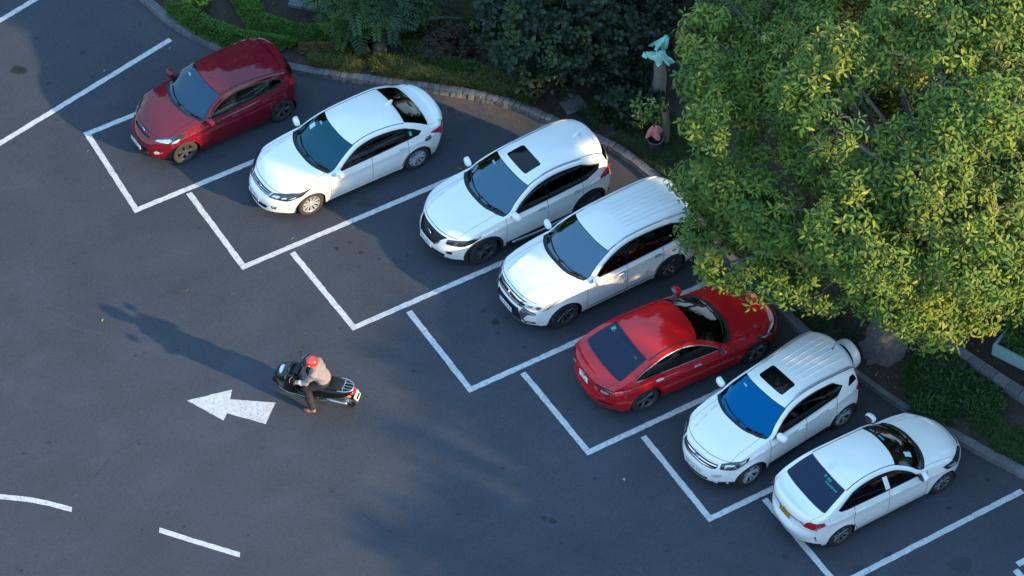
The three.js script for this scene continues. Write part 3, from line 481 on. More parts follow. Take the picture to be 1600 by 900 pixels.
  for (const q of [1, -1]) {
    const w = W(mx, belt(mx)), mg = blob(0.09, 0.082, 0.125, 0.75, 20); const p = mg.attributes.position; for (let i = 0; i < p.count; i++) if (p.getX(i) > 0.03) p.setX(i, 0.03 + (p.getX(i) - 0.03) * 0.15); mg.computeVertexNormals();
    const mir = mesh('door_mirror', mg.rotateY(q * 0.18).translate(mx - 0.02, mz + 0.03, q * (w + 0.125)), spec.mirrorMat ?? paint, car);
    mesh('mirror_foot', [bar([mx + 0.02, mz - 0.05, q * (w - 0.02)], [mx - 0.01, mz - 0.015, q * (w + 0.10)], 0.03, 0.026), blob(0.075, 0.03, 0.10, 0.8).translate(mx - 0.015, mz - 0.035, q * (w + 0.11))], M.trim, mir);
    mesh('mirror_glass', new THREE.CircleGeometry(1, 20).scale(0.095, 0.058, 1).rotateY(Math.PI / 2).rotateY(q * 0.18).translate(mx + 0.022, mz + 0.032, q * (w + 0.13)), M.chrome, mir);
  }
  for (const [sA, tA_, sB, tB] of spec.wipers ?? [[0.14, 0.16, 0.30, -0.68], [0.08, 0.82, 0.20, 0.12]]) {
    const a = top(ws0 + sA, tA_), b = top(ws0 + sB, tB), m = top(ws0 + (sA + sB) / 2, (tA_ + tB) / 2), piv = top(ws0 - 0.08, tA_ * 0.9);
    const up = v => [v[0] - 0.01, v[1] + 0.022, v[2]];
    mesh('wiper', [tube([up(a), up(m), up(b)], 0.011, 12, 6), tube([[piv[0], piv[1] + 0.015, piv[2]], up([(a[0] + m[0]) / 2, (a[1] + m[1]) / 2 + 0.008, (a[2] + m[2]) / 2])], 0.013, 6, 6)], M.black, car);
  }
  if (spec.fin) { // shark-fin aerial
    const p = top(...spec.fin), g = new THREE.ConeGeometry(1, 1, 14, 6).translate(0, 0.5, 0), v = g.attributes.position;
    for (let i = 0; i < v.count; i++) { const h = v.getY(i), k = Math.pow(1 - h, 0.55); v.setXYZ(i, v.getX(i) / (1 - h + 1e-6) * k * 0.115 * (h > 0.999 ? 0 : 1) + h * 0.10, h * 0.10 - 0.006, v.getZ(i) / (1 - h + 1e-6) * k * 0.042 * (h > 0.999 ? 0 : 1)); }
    g.computeVertexNormals(); mesh('aerial', g.translate(p[0], p[1], 0), spec.finMat ?? paint, car);
  }
  if (spec.mast) { const p = top(...spec.mast); mesh('aerial', [bar([p[0], p[1] - 0.005, p[2]], [p[0] + 0.02, p[1] + 0.03, p[2]], 0.025, 0.012), bar([p[0] + 0.02, p[1] + 0.03, p[2]], [p[0] + 0.02 + (spec.mastLean ?? 0.16), p[1] + 0.22, p[2]], 0.006, 0.004)], M.black, car); }
  if (spec.rails) for (const q of [1, -1]) { const P = []; const [s0, s1, t, h] = spec.rails; for (let i = 0; i <= 8; i++) { const p = top(s0 + (s1 - s0) * i / 8, q * t); P.push([p[0], p[1] + (i === 0 || i === 8 ? 0.0 : h), p[2]]); } mesh('roof_rail', tube(P, 0.019, 30, 8), spec.railMat ?? M.satin, car); }
  for (const pl of spec.plates ?? []) { // number plate: a thin board on the nose or the tail
    const p = top(pl.s, 0), q = top(pl.s + 0.15, 0), tilt = Math.atan2(q[0] - p[0], q[1] - p[1]), g = new THREE.BoxGeometry(pl.w, pl.h, 0.012);
    const sgn = pl.rear ? 1 : -1; g.rotateY(sgn * Math.PI / 2); g.rotateZ(pl.tilt ?? 0); g.translate(p[0] + sgn * (pl.off ?? 0.02), p[1] + (pl.dy ?? 0), pl.dz ?? 0);
    const m = mesh('number_plate', g, pl.mat, car); if (pl.label) m.userData.label = pl.label;
  }
  if (spec.extra) spec.extra({ car, top, at, W, belt, ribbon, side, strip, mt, plan, railZ });
  // --- put it on the ground: the two near wheels stand where the photograph shows them ---
  const [fx, fz, rx, rz, near] = placeAt, ang = Math.atan2(-(rz - fz), rx - fx);
  car.rotation.y = ang;
  const lat = near * (plan(spec.fo + spec.wb / 2) - 0.05), cxl = spec.fo + spec.wb / 2, c = Math.cos(ang), s = Math.sin(ang);
  car.position.set((fx + rx) / 2 - (cxl * c + lat * s), 0.008, (fz + rz) / 2 - (-cxl * s + lat * c));
  return car;
}
const bars = (name, rows, t, m, off = -0.004) => rows.map(([a, b]) => [name, Q(a, b, -t, t), m, off]);
const CARS = 'cars parked along the kerb';
function ovalBadge(api, s, t, w, h, m, m2, rear = false) { const p = api.top(s, t); const g = new THREE.CylinderGeometry(1, 1, 0.012, 24).scale(h / 2, 1, w / 2).rotateZ(Math.PI / 2 * (rear ? -1 : 1)); const e = mesh('emblem', g.translate(p[0] + (rear ? 0.008 : -0.008), p[1], p[2]), m, api.car); if (m2) mesh('emblem_field', new THREE.CylinderGeometry(1, 1, 0.014, 24).scale(h / 2 * 0.78, 1, w / 2 * 0.86).rotateZ(Math.PI / 2 * (rear ? -1 : 1)).translate(p[0] + (rear ? 0.010 : -0.010), p[1], p[2]), m2, e); return e; }
function diamonds(api, s, size, rear = false) { // three lozenges meeting at a point
  const p = api.top(s, 0), gs = []; for (let k = 0; k < 3; k++) { const sh = new THREE.Shape(); sh.moveTo(0, 0); sh.lineTo(0.29 * size, 0.5 * size); sh.lineTo(0, size); sh.lineTo(-0.29 * size, 0.5 * size); gs.push(new THREE.ExtrudeGeometry(sh, { depth: 0.012, bevelEnabled: false }).rotateZ(k * Math.PI * 2 / 3)); }
  const g = mergeGeometries(gs.map(plain)); g.rotateY(rear ? Math.PI / 2 : -Math.PI / 2); return mesh('emblem', g.translate(p[0] + (rear ? 0.006 : -0.02), p[1] + 0.0, 0), M.chrome, api.car);
}
const sheet = (api, name, P, m, off = 0.003) => mesh(name, api.ribbon(P, [], { off, edge: 0.06 }), m, api.car);
const rings = (api, s, t) => { // round inspection sticker pair inside the screen
  for (const k of [0, 1]) { const P = [], H = []; for (let i = 0; i < 16; i++) { const a = i / 16 * Math.PI * 2; P.push([s + 0.045 * Math.cos(a), t + k * 0.085 + 0.045 * Math.sin(a)]); H.push([s + 0.024 * Math.cos(a), t + k * 0.085 + 0.024 * Math.sin(a)]); } mesh('inspection_sticker', api.ribbon(P, [H], { off: 0.001 }), M.stickerPale, api.car); }
};

// 1 dark red hatchback
makeCar({
  name: 'hatchback_car', hoodCrease: [0.62, 0.8, 0.004], L: 3.95, wb: 2.489, fo: 0.80, R: 0.305, tw: 0.20, rimR: 0.205, arch: 0.352, sill: 0.19, paint: M.maroon, tyreMat: M.dustyTyre,
  spokes: { n: 5, pair: 0.17, w0: 0.030, w1: 0.036 }, rimMat: std(lin(.14, .14, .15), .3, { metalness: .7 }), spin: 0.2,
  st: [[0.03, 0.18, 0.37, 0.2], [0.0, 0.32, 0.32, 0.32], [0.0, 0.5, 0.34, 0.5], [0.1, 0.66, 0.43, 0.66], [0.23, 0.765, 0.55, 0.76], [0.43, 0.885, 0.66, 0.852], [0.75, 0.98, 0.9, 0.942], [1.0, 1.04, 1.3, 0.997], [1.06, 1.06, 1.4, 1.005], [1.4, 1.25, 1.59, 1.19], [1.78, 1.41, 1.9, 1.345], [2.15, 1.475, 2.2, 1.4], [2.6, 1.48, 2.6, 1.405], [3.1, 1.455, 3.05, 1.375], [3.45, 1.41, 3.35, 1.32], [3.66, 1.37, 3.5, 1.27], [3.67, 1.32, 3.51, 1.235], [3.82, 1.05, 3.62, 1.0], [3.88, 0.88, 3.64, 0.86], [3.9, 0.7, 3.62, 0.7], [3.95, 0.52, 3.6, 0.5], [3.88, 0.25, 3.52, 0.25]],
  idx: { hood: 4, cowl: 7, ws0: 8, ws1: 10, roof: 12, rw0: 16, rw1: 17, lid: 19.3, deck: 16, end: 21 },
  plan: [[.34, .66], [.5, .755], [.8, .835], [1.3, .861], [2.9, .861], [3.3, .845], [3.6, .78], [3.75, .72]], belt: [[.4, .88], [1.2, .945], [2.2, 1.0], [3.3, 1.09], [3.7, 1.12]],
  d1: 1.24, d2: 2.22, d3: 3.02, xq: 3.40, hs: 0.02, dlo: { range: [1.34, 3.12], end: [[3.30, 1.245], [3.335, 1.12], [3.20, 1.085]], cuts: [[1.52, 0.9, 0.03], [2.24, 0.12, 0.075], [3.02, 0.25, 0.045]] },
  crease: [[.4, .72], [1.3, .83], [3.6, .98]], sideGlass: M.glassClear, rearGlass: M.glassRear, hatch: true, mirrorX: 1.44, tRear: 0.84, tHood: 0.84, seatMat: M.seatTan, windGlass: film(0.075, 0.14, 0.20, 0.6),
  frontHoles: [{ p: [[0.65, -.50], [1.5, -.62], [1.85, -.52], [1.85, .52], [1.5, .62], [0.65, .50]] }, { p: Q(3.25, 3.55, -.42, .42) }],
  inserts: [['lower_grille', Q(.55, 1.95, -.66, .66), M.black, -0.05], ['upper_grille', Q(3.2, 3.6, -.45, .45), M.black, -0.03], ['grille_surround', [[.85, .50], [1.35, .57], [1.3, .66], [.85, .62]], M.chrome, 0.006, true], ['grille_bar', Q(1.2, 1.3, -.58, .58), M.trim, -0.01]],
  lamps: [{ name: 'headlight', rail: [3.25, 5.5], top: [[3.15, .55], [3.75, .62], [4.6, .86]], side: [[.86, .85], [.70, .76], [.52, .68]], base: M.lampDark, fields: [{ name: 'reflector', top: [[3.32, .64], [3.62, .66], [4.1, .84], [4.1, .96], [3.4, .96]], m: M.lampBase }, { name: 'reflector', side: [[.50, .70], [.52, .74], [.66, .80], [.70, .78], [.6, .71]], m: M.lampBase }, { name: 'bulb', at: [3.6, .78], r: 0.05, m: M.chrome }, { name: 'bulb', at: [3.9, .9], r: 0.055, m: M.chrome }] },
    { name: 'fog_lamp', rail: [1.5, 1.6], top: [[1.1, .80], [1.5, .78], [1.75, .84], [1.6, .93], [1.2, .92]].map(p => p), side: [], base: M.lampBase, cover: false },
    { name: 'tail_light', rail: [16.9, 18.6], top: [[16.9, .86], [17.6, .82], [18.3, .84]], side: [[3.60, .93], [3.50, 1.02], [3.52, 1.12], [3.62, 1.12]], base: M.tail, cover: false }],
  plates: [{ s: 1.45, w: 0.42, h: 0.11, mat: platePrint(['30A-529 18'], '#e8e8e4', '#20242a', 256, 64), off: 0.012, dz: 0 }],
  mast: [10.35, 0.12], mastLean: 0.14,
  extra(api) {
    ovalBadge(api, 3.72, 0, 0.17, 0.07, M.chrome, std(lin(.02, .05, .25), .3)); rings(api, 9.55, -0.62);
    for (const q of [1, -1]) { const w = api.W(1.16, .3); mesh('mud_flap', box(0.012, 0.17, 0.16, 1.175, 0.22, q * (w - 0.06), 0.004), M.trim, api.car); const v = api.W(3.66, .3); mesh('mud_flap', box(0.012, 0.14, 0.16, 3.655, 0.24, q * (v - 0.10), 0.004), M.trim, api.car); }
    mesh('roof_spoiler', [api.ribbon(api.strip(14.1, 15.9, -.80, .80), [Q(14.9, 15.25, .38, .66), Q(14.9, 15.25, -.66, -.38)], { off: 0.022 })], M.maroon, api.car);
    for (const q of [1, -1]) mesh('spoiler_vent', api.ribbon(Q(14.85, 15.3, q * .34, q * .70), [], { off: 0.010 }), M.black, api.car);
  },
}, [-7.25, -3.55, -5.18, -4.87, 1], 'dark red hatchback at the far left of the parked row', CARS);

// 2 white saloon
makeCar({
  name: 'saloon_car', L: 4.62, wb: 2.70, fo: 0.95, R: 0.318, tw: 0.205, rimR: 0.215, arch: 0.362, sill: 0.19, paint: M.white, tyreMat: M.dustyTyre,
  spokes: { n: 10, pair: 0.10, w0: 0.014, w1: 0.020 }, rimMat: M.alloy,
  st: [[0.01, 0.18, 0.37, 0.2], [0.0, 0.32, 0.34, 0.32], [0.0, 0.48, 0.36, 0.48], [0.1, 0.62, 0.43, 0.62], [0.24, 0.735, 0.57, 0.73], [0.43, 0.835, 0.7, 0.802], [0.8, 0.92, 1.0, 0.882], [1.2, 0.985, 1.48, 0.947], [1.28, 1.0, 1.6, 0.955], [1.65, 1.2, 1.89, 1.15], [2.05, 1.375, 2.2, 1.31], [2.4, 1.445, 2.5, 1.375], [2.8, 1.46, 2.8, 1.39], [3.2, 1.445, 3.15, 1.37], [3.5, 1.39, 3.45, 1.315], [3.85, 1.215, 3.8, 1.16], [4.12, 1.06, 4.02, 1.02], [4.3, 1.03, 4.15, 0.98], [4.5, 1.035, 4.27, 0.965], [4.58, 0.93, 4.33, 0.89], [4.59, 0.7, 4.3, 0.7], [4.62, 0.5, 4.26, 0.5], [4.53, 0.25, 4.18, 0.25]],
  idx: { hood: 4, cowl: 7, ws0: 8, ws1: 10, roof: 12, rw0: 14, rw1: 16, lid: 20.2, deck: 18.5, end: 22 },
  plan: [[.36, .70], [.5, .785], [.8, .865], [1.3, .8875], [3.4, .8875], [3.9, .865], [4.3, .79], [4.5, .72]], belt: [[.5, .85], [1.4, .915], [2.6, .95], [3.8, 1.0], [4.4, 1.0]],
  d1: 1.44, d2: 2.50, d3: 3.42, xq: 3.98, dlo: { range: [1.60, 3.42], end: [[3.62, 1.175], [3.80, 1.06], [3.72, 1.01]], cuts: [[1.82, 0.9, 0.03], [2.52, 0.14, 0.085], [3.40, 0.22, 0.035]] }, visor: true,
  crease: [[.5, .70], [1.4, .76], [4.2, .84]], sideGlass: M.glassTint, windGlass: film(0.035, 0.13, 0.165, 0.6), mirrorX: 1.66, handleMat: M.chrome,
  frontHoles: [{ p: Q(2.95, 3.62, -.50, .50) }, { p: [[.45, -.52], [1.15, -.62], [1.3, -.5], [1.3, .5], [1.15, .62], [.45, .52]] }, { p: [[.85, .73], [1.45, .70], [1.45, .86], [.9, .84]], sym: true }],
  inserts: [['upper_grille', Q(2.9, 3.7, -.55, .55), M.black, -0.035], ...bars('grille_bar', [[3.05, 3.16], [3.32, 3.43]], 0.5, M.satin), ['bonnet_moulding', Q(3.62, 3.74, -.55, .55), M.chrome, 0.006], ['lower_grille', Q(.35, 1.4, -.66, .66), M.black, -0.045], ['fog_recess', Q(.8, 1.5, .68, .88), M.black, -0.03, true], ['fog_lamp', Q(1.0, 1.3, .74, .82), M.lampBase, -0.012, true], ['rear_reflector', Q(20.9, 21.1, .70, .9), M.tail, 0.004, true]],
  lamps: [{ name: 'headlight', rail: [2.85, 4.9], top: [[2.8, .52], [3.66, .55], [4.2, .80]], side: [[.98, .835], [.93, .80], [.72, .70], [.56, .645]], base: M.lampDark, fields: [{ name: 'reflector', top: [[3.0, .60], [3.4, .60], [3.55, .75], [3.2, .76]], m: M.lampBase }, { name: 'reflector', side: [[.44, .66], [.52, .70], [.62, .73], [.58, .68]], m: M.lampBase }, { name: 'daylight_strip', side: [[.56, .725], [.9, .825], [.9, .812], [.6, .712]], m: M.chrome }, { name: 'bulb', at: [3.3, .72], r: 0.045, m: M.chrome }, { name: 'bulb', at: [3.3, .88], r: 0.05, m: M.chrome }] },
    { name: 'tail_light', rail: [18.6, 19.9], top: [[18.75, .72], [19.7, .66]], side: [[4.25, .79], [4.02, .905], [4.06, .925], [4.2, .92]].reverse().reverse(), base: M.tail, fields: [{ name: 'reflector', top: Q(19.0, 19.3, .74, .97), m: M.tailClear }], cover: false }],
  plates: [{ s: 1.75, w: 0.44, h: 0.11, mat: platePrint(['30E-128 66'], '#e9e9e6', '#20242a', 256, 64), off: 0.01 }, { s: 19.75, w: 0.30, h: 0.15, rear: true, mat: platePrint(['30E', '128.66'], '#e9e9e6', '#20242a', 192, 96), off: 0.012 }],
  fin: [13.72, 0],
  extra(api) {
    rings(api, 9.62, -0.58); sheet(api, 'paper_permit', Q(8.95, 9.3, -.74, -.56), M.sticker, 0.002);
    mesh('window_sticker', api.side([[3.50, 1.06], [3.56, 1.06], [3.55, 1.16], [3.49, 1.16]], [], 1, { off: -0.002 }), M.stickerGreen, api.car);
    { const cap = roundPoly([[3.86, .86], [4.02, .87], [4.02, .75], [3.86, .74]], 0.03); mesh('fuel_flap', api.side(cap, [], 1, { off: 0.005 }), M.satin, api.car); }
    mesh('boot_spoiler', api.ribbon(api.strip(17.6, 18.7, -.84, .84), [], { off: 0.022 }), M.white, api.car);
    const e = ovalBadge(api, 3.35, 0, 0.16, 0.10, M.chrome, M.black); ovalBadge(api, 19.05, 0, 0.13, 0.085, M.chrome, null, true);
    mesh('side_badge', box(0.09, 0.018, 0.008, 1.32, 0.80, api.W(1.32, .80) + 0.003, 0.003), M.trim, api.car);
  },
}, [-4.41, -1.94, -2.11, -3.37, 1], 'white saloon with a black rear window beside the dark red hatchback', CARS);

// 3 white crossover with black sunroof
makeCar({
  name: 'crossover_car', L: 4.54, wb: 2.70, fo: 0.94, R: 0.358, tw: 0.225, rimR: 0.243, arch: 0.412, sill: 0.24, paint: M.pearl, hw: 0.68, flare: 0.02,
  spokes: { n: 5, pair: 0.15, w0: 0.022, w1: 0.030, split: 1 }, rimMat: std(lin(.10, .10, .11), .3, { metalness: .8 }),
  st: [[0.05, 0.24, 0.43, 0.26], [0.01, 0.38, 0.36, 0.38], [0.0, 0.55, 0.36, 0.55], [0.07, 0.72, 0.41, 0.7], [0.2, 0.875, 0.55, 0.84], [0.43, 0.985, 0.72, 0.942], [0.8, 1.06, 1.03, 1.012], [1.22, 1.12, 1.52, 1.067], [1.3, 1.135, 1.64, 1.075], [1.7, 1.35, 1.89, 1.28], [2.12, 1.55, 2.25, 1.46], [2.5, 1.635, 2.6, 1.545], [3.0, 1.665, 3.0, 1.575], [3.5, 1.65, 3.45, 1.555], [3.95, 1.6, 3.85, 1.5], [4.24, 1.545, 4.06, 1.43], [4.27, 1.49, 4.07, 1.39], [4.42, 1.2, 4.15, 1.14], [4.47, 1.02, 4.2, 0.98], [4.48, 0.85, 4.22, 0.85], [4.54, 0.62, 4.24, 0.62], [4.44, 0.3, 4.16, 0.32]],
  idx: { hood: 4, cowl: 7, ws0: 8, ws1: 10, roof: 12, rw0: 16, rw1: 17, lid: 19.4, deck: 16, end: 21 },
  plan: [[.36, .72], [.5, .80], [.85, .89], [1.35, .92], [3.4, .92], [3.8, .90], [4.15, .82], [4.32, .76]], belt: [[.5, .98], [1.4, 1.03], [2.6, 1.07], [3.6, 1.13], [4.2, 1.17]],
  d1: 1.50, d2: 2.55, d3: 3.46, xq: 3.98, dlo: { range: [1.66, 3.52], end: [[3.72, 1.405], [3.98, 1.33], [3.92, 1.24], [3.60, 1.14]], cuts: [[1.92, 0.9, 0.03], [2.57, 0.12, 0.09], [3.22, 0.2, 0.03], [3.46, 0.3, 0.04]] }, visor: true,
  crease: [[.5, .84], [1.5, .92], [4.2, 1.0]], creaseAmt: 0.016, sideGlass: M.glassTint, hatch: true, clad: 1, archClad: 0.055, mirrorX: 1.72, handleMat: M.satin, tRear: 0.86, tHood: 0.80,
  hoodCrease: [0.52, 0.70, 0.022], sunroof: roundPoly(Q(10.42, 11.45, -.56, .56), [.12, .12, .12, .12]), 
  frontHoles: [{ p: [[2.2, -.36], [2.5, -.46], [3.72, -.60], [3.72, .60], [2.5, .46], [2.2, .36]] }, { p: [[.2, -.66], [1.0, -.72], [1.35, -.5], [1.35, .5], [1.0, .72], [.2, .66]] }, { p: [[1.25, .78], [1.75, .76], [1.75, .90], [1.25, .90]], sym: true }],
  inserts: [['upper_grille', [[2.1, -.42], [2.5, -.52], [3.8, -.66], [3.8, .66], [2.5, .52], [2.1, .42]], M.black, -0.05], ...bars('grille_bar', [[2.42, 2.5], [2.66, 2.74], [2.90, 2.98], [3.14, 3.22], [3.38, 3.46]], 0.50, M.darkAlloy, -0.02), ['grille_wing', [[2.15, -.34], [2.24, -.34], [2.56, -.44], [3.6, -.62], [3.6, -.57], [2.5, -.49], [2.12, -.38]], M.chrome, 0.006], ['grille_wing', [[2.15, .34], [2.24, .34], [2.56, .44], [3.6, .62], [3.6, .57], [2.5, .49], [2.12, .38]], M.chrome, 0.006], ['lower_grille', Q(.1, 1.45, -.76, .76), M.black, -0.05], ['lower_lip', Q(.02, .28, -.8, .8), M.trim, 0.012], ['fog_recess', Q(1.2, 1.8, .74, .92), M.black, -0.02, true], ['fog_bar', Q(1.40, 1.46, .77, .90), M.satin, -0.002, true], ['fog_bar', Q(1.58, 1.64, .77, .90), M.satin, -0.002, true]],
  lamps: [{ name: 'headlight', rail: [2.95, 4.1], top: [[2.9, .68], [3.55, .64], [3.85, .85]], side: [[.86, .90], [.84, .87], [.64, .745], [.5, .70]], base: M.lampDark, fields: [{ name: 'bulb', at: [3.25, .86], r: 0.055, m: M.chrome }, { name: 'bulb', at: [.53, .77], side: true, r: 0.045, m: M.chrome }, { name: 'daylight_strip', side: [[.46, .80], [.82, .885], [.80, .87], [.48, .785]], m: M.chrome }] },
    { name: 'tail_light', rail: [17.2, 18.6], top: [[17.15, .72], [17.9, .66], [18.3, .74]], side: [[4.20, .92], [3.93, .99], [3.93, 1.02], [4.1, 1.11]], base: M.tail, fields: [{ name: 'dark_band', side: [[4.02, .985], [4.24, .965], [4.24, .99], [4.04, 1.005]], m: M.tailDark }], cover: false }],
  plates: [{ s: 1.72, w: 0.44, h: 0.11, mat: platePrint(['30E-640 71'], '#e9e9e6', '#20242a', 256, 64), off: 0.012 }],
  fin: [13.75, 0], rails: [10.6, 14.6, 0.905, 0.012], railMat: M.satin,
  extra(api) {
    rings(api, 9.62, -0.60); ovalBadge(api, 3.02, 0, 0.19, 0.13, M.chrome, M.darkAlloy);
    mesh('roof_spoiler', api.ribbon(api.strip(14.6, 15.75, -.86, .86), [], { off: 0.012 }), M.pearl, api.car);
    for (const q of [1, -1]) mesh('side_step', [tube([[1.62, .30, q * (api.W(1.62, .3) + .03)], [2.4, .29, q * (api.W(2.4, .3) + .06)], [3.12, .30, q * (api.W(3.12, .3) + .03)]], 0.035, 16, 8), tube([[1.7, .325, q * (api.W(1.7, .3) + .055)], [2.4, .318, q * (api.W(2.4, .3) + .085)], [3.05, .325, q * (api.W(3.05, .3) + .055)]], 0.012, 12, 6)], M.satin, api.car);
    mesh('fuel_flap', api.side(roundPoly([[3.86, .90], [4.0, .91], [4.0, .78], [3.86, .77]], 0.06), [], 1, { off: 0.003 }), M.pearl, api.car);
  },
}, [-0.60, -0.48, 1.68, -1.93, 1], 'white crossover with a black sunroof and dark wheel arches', CARS);

// 4 white sport utility car with ribbed roof
makeCar({
  name: 'estate_suv', hoodCrease: [0.50, 0.74, 0.016], px: 2.9, tum: 0.25, cur: 0.26, L: 4.695, wb: 2.67, fo: 0.95, R: 0.350, tw: 0.225, rimR: 0.232, arch: 0.402, sill: 0.23, paint: M.pearl, hw: 0.68, flare: 0.018,
  spokes: { n: 8, pair: 0.09, w0: 0.018, w1: 0.022, curve: 0.012 }, rimMat: std(lin(.16, .16, .17), .3, { metalness: .85 }),
  st: [[0.05, 0.24, 0.37, 0.26], [0.01, 0.4, 0.31, 0.4], [0.0, 0.58, 0.31, 0.58], [0.07, 0.76, 0.38, 0.74], [0.18, 0.915, 0.48, 0.88], [0.43, 1.005, 0.7, 0.962], [0.8, 1.07, 1.0, 1.022], [1.2, 1.125, 1.5, 1.077], [1.28, 1.14, 1.62, 1.085], [1.65, 1.35, 1.86, 1.28], [2.05, 1.545, 2.2, 1.46], [2.45, 1.625, 2.55, 1.56], [3.0, 1.655, 3.0, 1.595], [3.6, 1.65, 3.55, 1.585], [4.1, 1.61, 4.0, 1.54], [4.4, 1.56, 4.2, 1.475], [4.43, 1.5, 4.23, 1.42], [4.56, 1.2, 4.32, 1.15], [4.62, 1.0, 4.36, 0.98], [4.64, 0.85, 4.36, 0.85], [4.695, 0.62, 4.36, 0.62], [4.6, 0.3, 4.3, 0.32]],
  idx: { hood: 4, cowl: 7, ws0: 8, ws1: 10, roof: 12, rw0: 16, rw1: 17, lid: 19.4, deck: 16, end: 21 },
  plan: [[.31, .75], [.5, .825], [.85, .88], [1.35, .905], [3.5, .905], [4.0, .89], [4.3, .83], [4.46, .78]], belt: [[.5, .98], [1.4, 1.035], [2.6, 1.065], [3.6, 1.10], [4.3, 1.14]],
  d1: 1.49, d2: 2.50, d3: 3.42, xq: 4.14, dlo: { range: [1.64, 3.70], end: [[3.95, 1.43], [4.12, 1.37], [4.10, 1.20], [3.98, 1.125]], cuts: [[1.90, 0.9, 0.03], [2.52, 0.12, 0.11], [3.40, 0.25, 0.085]] },
  crease: [[.5, .86], [1.5, .94], [4.3, .98]], creaseAmt: 0.014, sideGlass: M.glassTint, hatch: true, mirrorX: 1.71, handleMat: M.chrome, tRear: 0.86, tHood: 0.82,
   ribs: { s: [11.3, 14.3], t: [-.54, -.36, -.18, 0, .18, .36, .54] },
  windGlass: film(0.12, 0.20, 0.25, 0.76),
  frontHoles: [{ p: [[2.75, -.62], [3.72, -.66], [3.72, .66], [2.75, .62]] }, { p: [[.25, -.60], [1.3, -.64], [2.45, -.50], [2.45, .50], [1.3, .64], [.25, .60]] }],
  inserts: [['upper_grille', Q(2.7, 3.8, -.68, .68), M.black, -0.04], ['grille_bar', Q(2.80, 3.10, -.62, .62), M.chrome, 0.004], ['grille_bar', Q(3.32, 3.56, -.62, .62), M.chrome, 0.0], ['lower_grille', Q(.2, 2.5, -.68, .68), M.black, -0.05], ['front_shield', [[2.72, .60], [2.95, .62], [2.55, .93], [2.2, .97], [2.05, .80], [1.3, .70], [.7, .72], [.65, .66], [1.3, .62], [2.2, .56]], M.chrome, 0.008, true], ['skid_plate', Q(.02, .30, -.66, .66), M.satin, 0.012], ['corner_trim', [[.2, .68], [.75, .70], [.95, .95], [.45, .97]], M.trim, 0.006, true], ['fog_lamp', Q(.55, .78, .76, .9), M.lampBase, 0.010, true]],
  lamps: [{ name: 'headlight', rail: [3.0, 4.2], top: [[2.95, .62], [3.85, .60], [4.0, .82]], side: [[.84, .955], [.80, .91], [.60, .79], [.48, .75]], base: M.lampBase, fields: [{ name: 'bulb', at: [3.45, .74], r: 0.055, m: M.chrome }, { name: 'bulb', at: [3.45, .92], r: 0.05, m: M.chrome }, { name: 'dark_band', side: [[.42, .79], [.55, .83], [.74, .92], [.70, .90], [.54, .80]], m: M.lampDark }] },
    { name: 'tail_light', rail: [17.1, 18.4], top: [[17.05, .70], [18.2, .70]], side: [[4.32, .99], [4.10, 1.05], [4.12, 1.10]], base: M.tail, cover: false }],
  plates: [{ s: 1.55, w: 0.46, h: 0.12, mat: platePrint(['30F-019 29'], '#e9e9e6', '#20242a', 256, 64), off: 0.012 }],
  fin: [14.45, 0], rails: [10.55, 14.85, 0.90, 0.012], railMat: std(lin(.6, .6, .6), .3, { metalness: .6 }),
  extra(api) {
    diamonds(api, 3.2, 0.085); mesh('roof_spoiler', api.ribbon(api.strip(14.9, 15.8, -.84, .84), [], { off: 0.014 }), M.pearl, api.car);
    for (const q of [1, -1]) mesh('sill_strip', api.side([[1.55, .315], [3.25, .335], [3.25, .355], [1.55, .335]], [], q, { off: 0.014 }), M.chrome, api.car);
  },
}, [1.12, 1.39, 3.41, -0.06, 1], 'white estate car with a ribbed roof and chrome nose, rear under the tree', CARS);

